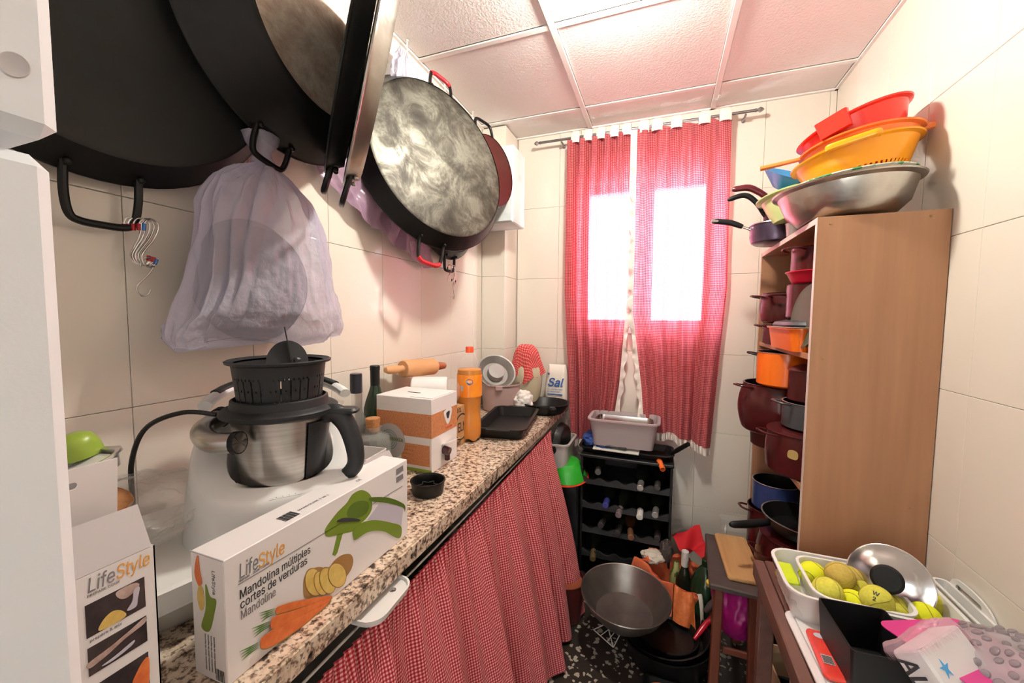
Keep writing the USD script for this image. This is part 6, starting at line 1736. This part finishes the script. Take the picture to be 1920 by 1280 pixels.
# ------------------------------------------------------------------ table at the lower right and what is piled on it
TZ = .655
t = Thing('side_table', 'narrow brown wooden table against the right wall', 'table', (.49, .88, 0))
t.part('tabletop', bx(.318, .40, TZ - .028, XR - .004, 1.385, TZ, .003), 'table_wood', smooth=False)
t.part('edge_board', bx(.288, .40, TZ - .055, .317, 1.385, TZ - .003, .003), 'table_wood', smooth=False)
for (x_, y_) in ((.32, .43), (.66, .43), (.32, 1.35), (.66, 1.35)):
    t.part('leg', bx(x_ - .02, y_ - .02, 0, x_ + .02, y_ + .02, TZ - .03, .003), 'table_wood', smooth=False)
t.part('apron', bx(.34, .44, TZ - .09, .36, 1.34, TZ - .029), 'table_wood', smooth=False)
# white cutting board
t = Thing('cutting_board', 'white plastic cutting board with a groove lying at the table edge', 'cutting board', (.43, .95, TZ))
wbq = H(1470, 1150, 2, TZ + .01)
t.part('board', place(loft([ring(.23, .40, .02, 0), ring(.234, .404, .022, .003), ring(.234, .404, .022, .008), ring(.228, .398, .02, .011)]), rot([0, 0, 1], 2), (.432, .950, TZ + .0005)), 'card_white')
t.part('groove', place(loft([ring(.205, .375, .018, .0112), ring(.202, .372, .018, .0122), ring(.198, .368, .016, .0112)], False, False), rot([0, 0, 1], 2), (.432, .950, TZ + .0005)), 'card_grey')
# red wrapper
rp = [H(*p, 2, TZ + .02) for p in ((1538, 1188), (1582, 1192), (1585, 1276), (1529, 1272))]
t = Thing('red_packet', 'flat red packet with a barcode on the white cutting board', 'packet', rp[0])
rc = sum(rp) / 4
t.part('packet', crumple(place(loft([ring(.062, .135, .01, 0), ring(.068, .142, .012, .004), ring(.066, .140, .012, .008), ring(.05, .12, .008, .012)]), rot([0, 0, 1], -2), (rc[0] + .004, rc[1] + .002, TZ + .013)), .0015, 60, 2), 'red_pack')
pk = (rc[0], rc[1] + .02, TZ + .0255)
t.part('badge', place(poly(ell(-.008, .028, .011, .008), .0006), rot([0, 0, 1], -2), pk), 'lilac_print', smooth=False)
t.part('barcode', place(poly([(-.022, -.055), (-.002, -.055), (-.002, -.03), (-.022, -.03)], .0006), rot([0, 0, 1], -2), pk), 'card_grey', smooth=False)
t.part('barcode', place(cat_([poly([(-.021, -.053 + .003 * k), (-.003, -.053 + .003 * k), (-.003, -.0515 + .003 * k), (-.021, -.0515 + .003 * k)], .0006) for k in range(7)]), rot([0, 0, 1], -2), (pk[0], pk[1], pk[2] + .0005)), 'ink', smooth=False)
for k in range(4):
    t.part('small_print', place(text('INGREDIENTES', .004, .0005), rot([0, 0, 1], 88), (pk[0] + .006 + .006 * k, pk[1] - .05, pk[2])), 'card_white', smooth=False)

# outer white tub, inner white tub, balls
TX0, TX1, TY0, TY1 = .312, .650, 1.100, 1.312
t = Thing('white_tub', 'big white plastic tub on the table holding the tennis balls and a pot lid', 'tub', (.48, 1.2, TZ))
t.part('tub', place(open_box(TX1 - TX0, TY1 - TY0, .072, .045, .003, .012, .005, .005), None, ((TX0 + TX1) / 2, (TY0 + TY1) / 2, TZ + .0115)), 'white_plastic')
t.part('slot', bx(TX0 - .0008, 1.235, TZ + .062, TX0 + .004, 1.275, TZ + .068), 'cap_dark', smooth=False)
IX0, IX1, IY0, IY1 = .365, .560, 1.108, 1.288
t = Thing('inner_tub', 'smaller white plastic tub full of tennis balls inside the big tub', 'tub', (.46, 1.2, TZ))
t.part('tub', place(open_box(IX1 - IX0, IY1 - IY0, .070, .035, .003, .010, .004, .004), rot([0, 0, 1], 0), ((IX0 + IX1) / 2, (IY0 + IY1) / 2, TZ + .016)), 'white_gloss')
single('lime_pouch', crumple(bx(.322, 1.195, TZ + .018, .360, 1.285, TZ + .060, .006).subdivide().subdivide().subdivide(), .004, 40, 4), 'lime_pouch', 'lime yellow pouch between the two white tubs', 'pouch', smooth=40)
single('crinkled_wrap', crumple(bx(.320, 1.115, TZ + .016, .362, 1.19, TZ + .055, .006).subdivide().subdivide().subdivide(), .010, 60, 7), 'clear_bag', 'crinkled clear wrapping between the two white tubs', 'wrapping', smooth=40)
RB_ = .0325


def seam_pts(r):
    P = []
    for q in np.linspace(0, 2 * np.pi, 60, endpoint=False):
        a_, b_ = .75, .25
        x = a_ * math.cos(q) + b_ * math.cos(3 * q)
        y = a_ * math.sin(q) - b_ * math.sin(3 * q)
        z = 2 * math.sqrt(a_ * b_) * math.sin(2 * q)
        P.append(np.array([x, y, z]) * r)
    return np.array(P)


def ball(px, zc, m, lab, R=None, stamp=False):
    c = H(*px, 2, zc)
    t = Thing('tennis_ball', lab, 'tennis ball', c, 'tennis balls in the white tub')
    s = trimesh.creation.icosphere(4, RB_)
    t.part('felt', place(s, None, c), m)
    R = R if R is not None else np.eye(3)
    t.part('seam', place(tube(seam_pts(RB_ * 1.0), .0011, 6, True), R, c), 'seam', 'curved seam')
    if stamp:
        d = (EYE - c) / np.linalg.norm(EYE - c)
        n = d + .55 * np.array([0, 0, 1]) + .25 * np.array([-.8, 0, 0])
        n /= np.linalg.norm(n)
        Ra = aim(n)
        m2 = cat_([text('W', .009, .0006, True), place(text('2', .008, .0006, True), None, (.002, -.012, 0))])
        m2.vertices[:, 0] -= .005
        rr_ = np.sqrt(np.maximum(RB_ ** 2 - m2.vertices[:, 0] ** 2 - m2.vertices[:, 1] ** 2, 0)) + m2.vertices[:, 2] + .0003
        m2.vertices[:, 2] = rr_
        t.part('stamp', place(m2, Ra, c), 'ink', 'printed mark', smooth=False)


ball((1524, 1077), TZ + .062, 'tennis_bright', 'brightest yellow tennis ball at the back left of the inner tub', rot([1, 0, 0], 40))
ball((1575, 1079), TZ + .088, 'tennis_old', 'worn orange-brown tennis ball on top of the pile', rot([0, 1, 0], 60))
ball((1552, 1109), TZ + .078, 'tennis', 'pale yellow tennis ball with a wavy seam at the front left of the pile', rot([1, 0, 0], -50) @ rot([0, 0, 1], 30))
ball((1600, 1133), TZ + .055, 'tennis_bright', 'bright tennis ball low between the two front balls', rot([0, 1, 0], 20))
ball((1644, 1126), TZ + .086, 'tennis', 'yellow tennis ball with a printed mark, front right of the pile', rot([1, 0, 0], -30) @ rot([0, 1, 0], 70), True)
ball((1607, 1106), TZ + .055, 'tennis', 'tennis ball hidden deep behind the printed one', rot([1, 0, 0], 10))
ball((1596, 1086), TZ + .070, 'tennis_old', 'worn tennis ball right behind the orange-brown one', rot([1, 0, 0], 70))
ball((1676, 1144), TZ + .052, 'tennis', 'tennis ball with small print under the pot lid edge', rot([1, 0, 0], 70))
ball((1733, 1158), TZ + .055, 'tennis_bright', 'bright tennis ball right of the pot lid, above the magenta mat', rot([1, 0, 0], 100))
ball((1745, 1133), TZ + .050, 'tennis', 'dull tennis ball in the right corner of the big tub', rot([0, 1, 0], 100))

# steel lid with black knob, tilted up
lc = H(1667, 1088, 1, 1.215)
ln = np.array([-.43, -.78, .46])
ln /= np.linalg.norm(ln)
Rl = aim(ln)
t = Thing('steel_cover', 'shiny steel pot lid with a big black knob propped on the tennis balls', 'pot lid', lc)
t.part('lid', place(lathe([(0, .014), (.030, .012), (.055, .006), (.072, .001), (.080, .000), (.0825, .0025), (.079, .0045), (.070, .004), (.055, .009), (.030, .0155), (0, .017)], 72), Rl, lc), 'steel_shiny')
t.part('knob', place(lathe([(0, .056), (.026, .055), (.0315, .050), (.030, .038), (.016, .026), (.020, .016), (.021, .0135), (0, .0135)], 40), Rl, lc), 'plastic_black', 'black knob')
t.part('steam_valve', place(loft([ring(.016, .022, .005, .010), ring(.014, .02, .005, .020), ring(.010, .014, .004, .024)]), Rl, lc + Rl @ np.array([.022, -.052, 0])), 'cap_dark')

# white handled basket by the wall
t = Thing('handled_basket', 'white plastic basket with a grip hole against the right wall', 'basket', (.67, 1.2, TZ))
pl_ = Polygon(spline2([(1.120, .02), (1.30, .02), (1.292, .085), (1.265, .108), (1.19, .108), (1.145, .085)], 5)).difference(affinity.translate(Polygon(rrect(.085, .016, .007)), 1.228, .088))
t.part('side', on(poly(pl_, .004), (.698, 0, TZ), (0, 1, 0), (0, 0, 1)), 'white_plastic', smooth=False)
t.part('tub', place(open_box(.030, .20, .085, .012, .003, .002, .003, .004), None, (.680, 1.20, TZ + .001)), 'white_plastic')

# black open box, magenta mat, white packet, bubble bag
bp = [H(1558, 1140, 2, TZ + .105), H(1600, 1205, 2, TZ + .105), H(1648, 1158, 2, TZ + .105)]
t = Thing('black_bin', 'black open plastic box in front of the tennis balls', 'box', (.43, 1.0, TZ))
t.part('box', place(open_box(.125, .155, .095, .008, .003, .006, .0, .003), rot([0, 0, 1], 3), (.420, .995, TZ + .0118)), 'plastic_black', smooth=20)
ma, mb, mc = np.array([.424, .986, .785]), np.array([.592, 1.073, .775]), np.array([.395, .815, .800])
ex_ = (mb - ma) / np.linalg.norm(mb - ma)
ey_ = (ma - mc) - ex_ * ((ma - mc) @ ex_)
ey_ /= np.linalg.norm(ey_)
t = Thing('magenta_mat', 'magenta flexible cutting mat lying over the black box at the lower right', 'cutting mat', ma)
t.part('mat', on(poly(affinity.translate(Polygon(rrect(.20, .28, .022)), .10, -.14), .0016), ma, ex_, ey_), 'magenta', smooth=False)
# white packet in pink film, bubble bag
pa_, pb_, pc_ = H(1724, 1217, 2, .835), H(1796, 1170, 2, .835), H(1858, 1285, 2, .775)
t = Thing('white_packet', 'white block packet with black lettering and a blue star in torn pink film', 'packet', pa_)
ux = (pb_ - pa_) / np.linalg.norm(pb_ - pa_)
vy = (pc_ - pb_) - ux * ((pc_ - pb_) @ ux)
Lx, Ly = np.linalg.norm(pb_ - pa_), .23
vy /= np.linalg.norm(vy)
un = np.cross(vy, ux)
if un[2] < 0:
    un = -un
Q = np.column_stack([ux, -vy, np.cross(ux, -vy)])
blk = bx(0, -Ly, -.050, Lx, 0, 0, .004)
t.part('block', place(blk, Q, pa_), 'card_white', smooth=False)
star = [((.014 if k % 2 == 0 else .005) * math.cos(k * math.pi / 5 + .3), (.014 if k % 2 == 0 else .005) * math.sin(k * math.pi / 5 + .3)) for k in range(10)]
pstar = H(1833, 1252, 2, .8405)
rel = Q.T @ (pstar - pa_)
t.part('star', place(place(poly(star, .0008), None, (rel[0], rel[1], .0002)), Q, pa_), 'ink_sky', 'blue star', smooth=False)
t.part('lettering', place(on(text('ALMIDON', .026, .0008, True), (-.0006, -.010, -.046), (0, -1, 0), (0, 0, 1)), Q, pa_), 'ink', 'black lettering', smooth=False)
fl_ = bx(-.012, -Ly - .01, -.060, Lx + .010, .012, .005, .010)
fl_ = crumple(fl_.subdivide().subdivide().subdivide().subdivide(), .007, 45, 3)
cutm = fl_.triangles_center
keep = ((cutm[:, 1] > -.006) | (cutm[:, 0] > Lx - .003)) & (cutm[:, 2] > -.058)
fl_.update_faces(keep)
t.part('torn_film', place(fl_, Q, pa_), 'pink_film', smooth=True)
t = Thing('bubble_bag', 'grey bubble wrap bag piled in the lower right corner', 'bubble wrap', (.62, .93, TZ))
bm = blob((.610, .895, TZ + .085), (.088, .17, .10), .16, 2.0, 6, 5)
bm.vertices[:, 0] = np.minimum(bm.vertices[:, 0], XR - .006)
bm.vertices[:, 2] = np.maximum(bm.vertices[:, 2], TZ + .001)
t.part('film', bm, 'bubble', smooth=True)
rb = np.random.default_rng(5)
N_ = bm.vertex_normals
pick = [i for i in rb.permutation(len(bm.vertices)) if N_[i] @ (EYE - bm.vertices[i]) > 0 and bm.vertices[i][2] > TZ + .03]
got, bub = [], []
for i in pick:
    p = bm.vertices[i]
    if all(np.linalg.norm(p - q) > .0185 for q in got):
        got.append(p)
        k = rb.uniform(.7, 1.15)
        bub.append(place(lathe([(.0078 * k, -.001), (.0072 * k, .0025), (.0045 * k, .0045), (0, .005)], 12), aim(N_[i], (.1, .3, 1)), p))
t.part('bubbles', cat_(bub), M.setdefault('bub', film('bubble_dark', (.30, .27, .29), .35, .08)), 'air bubbles', smooth=40, kind='stuff')
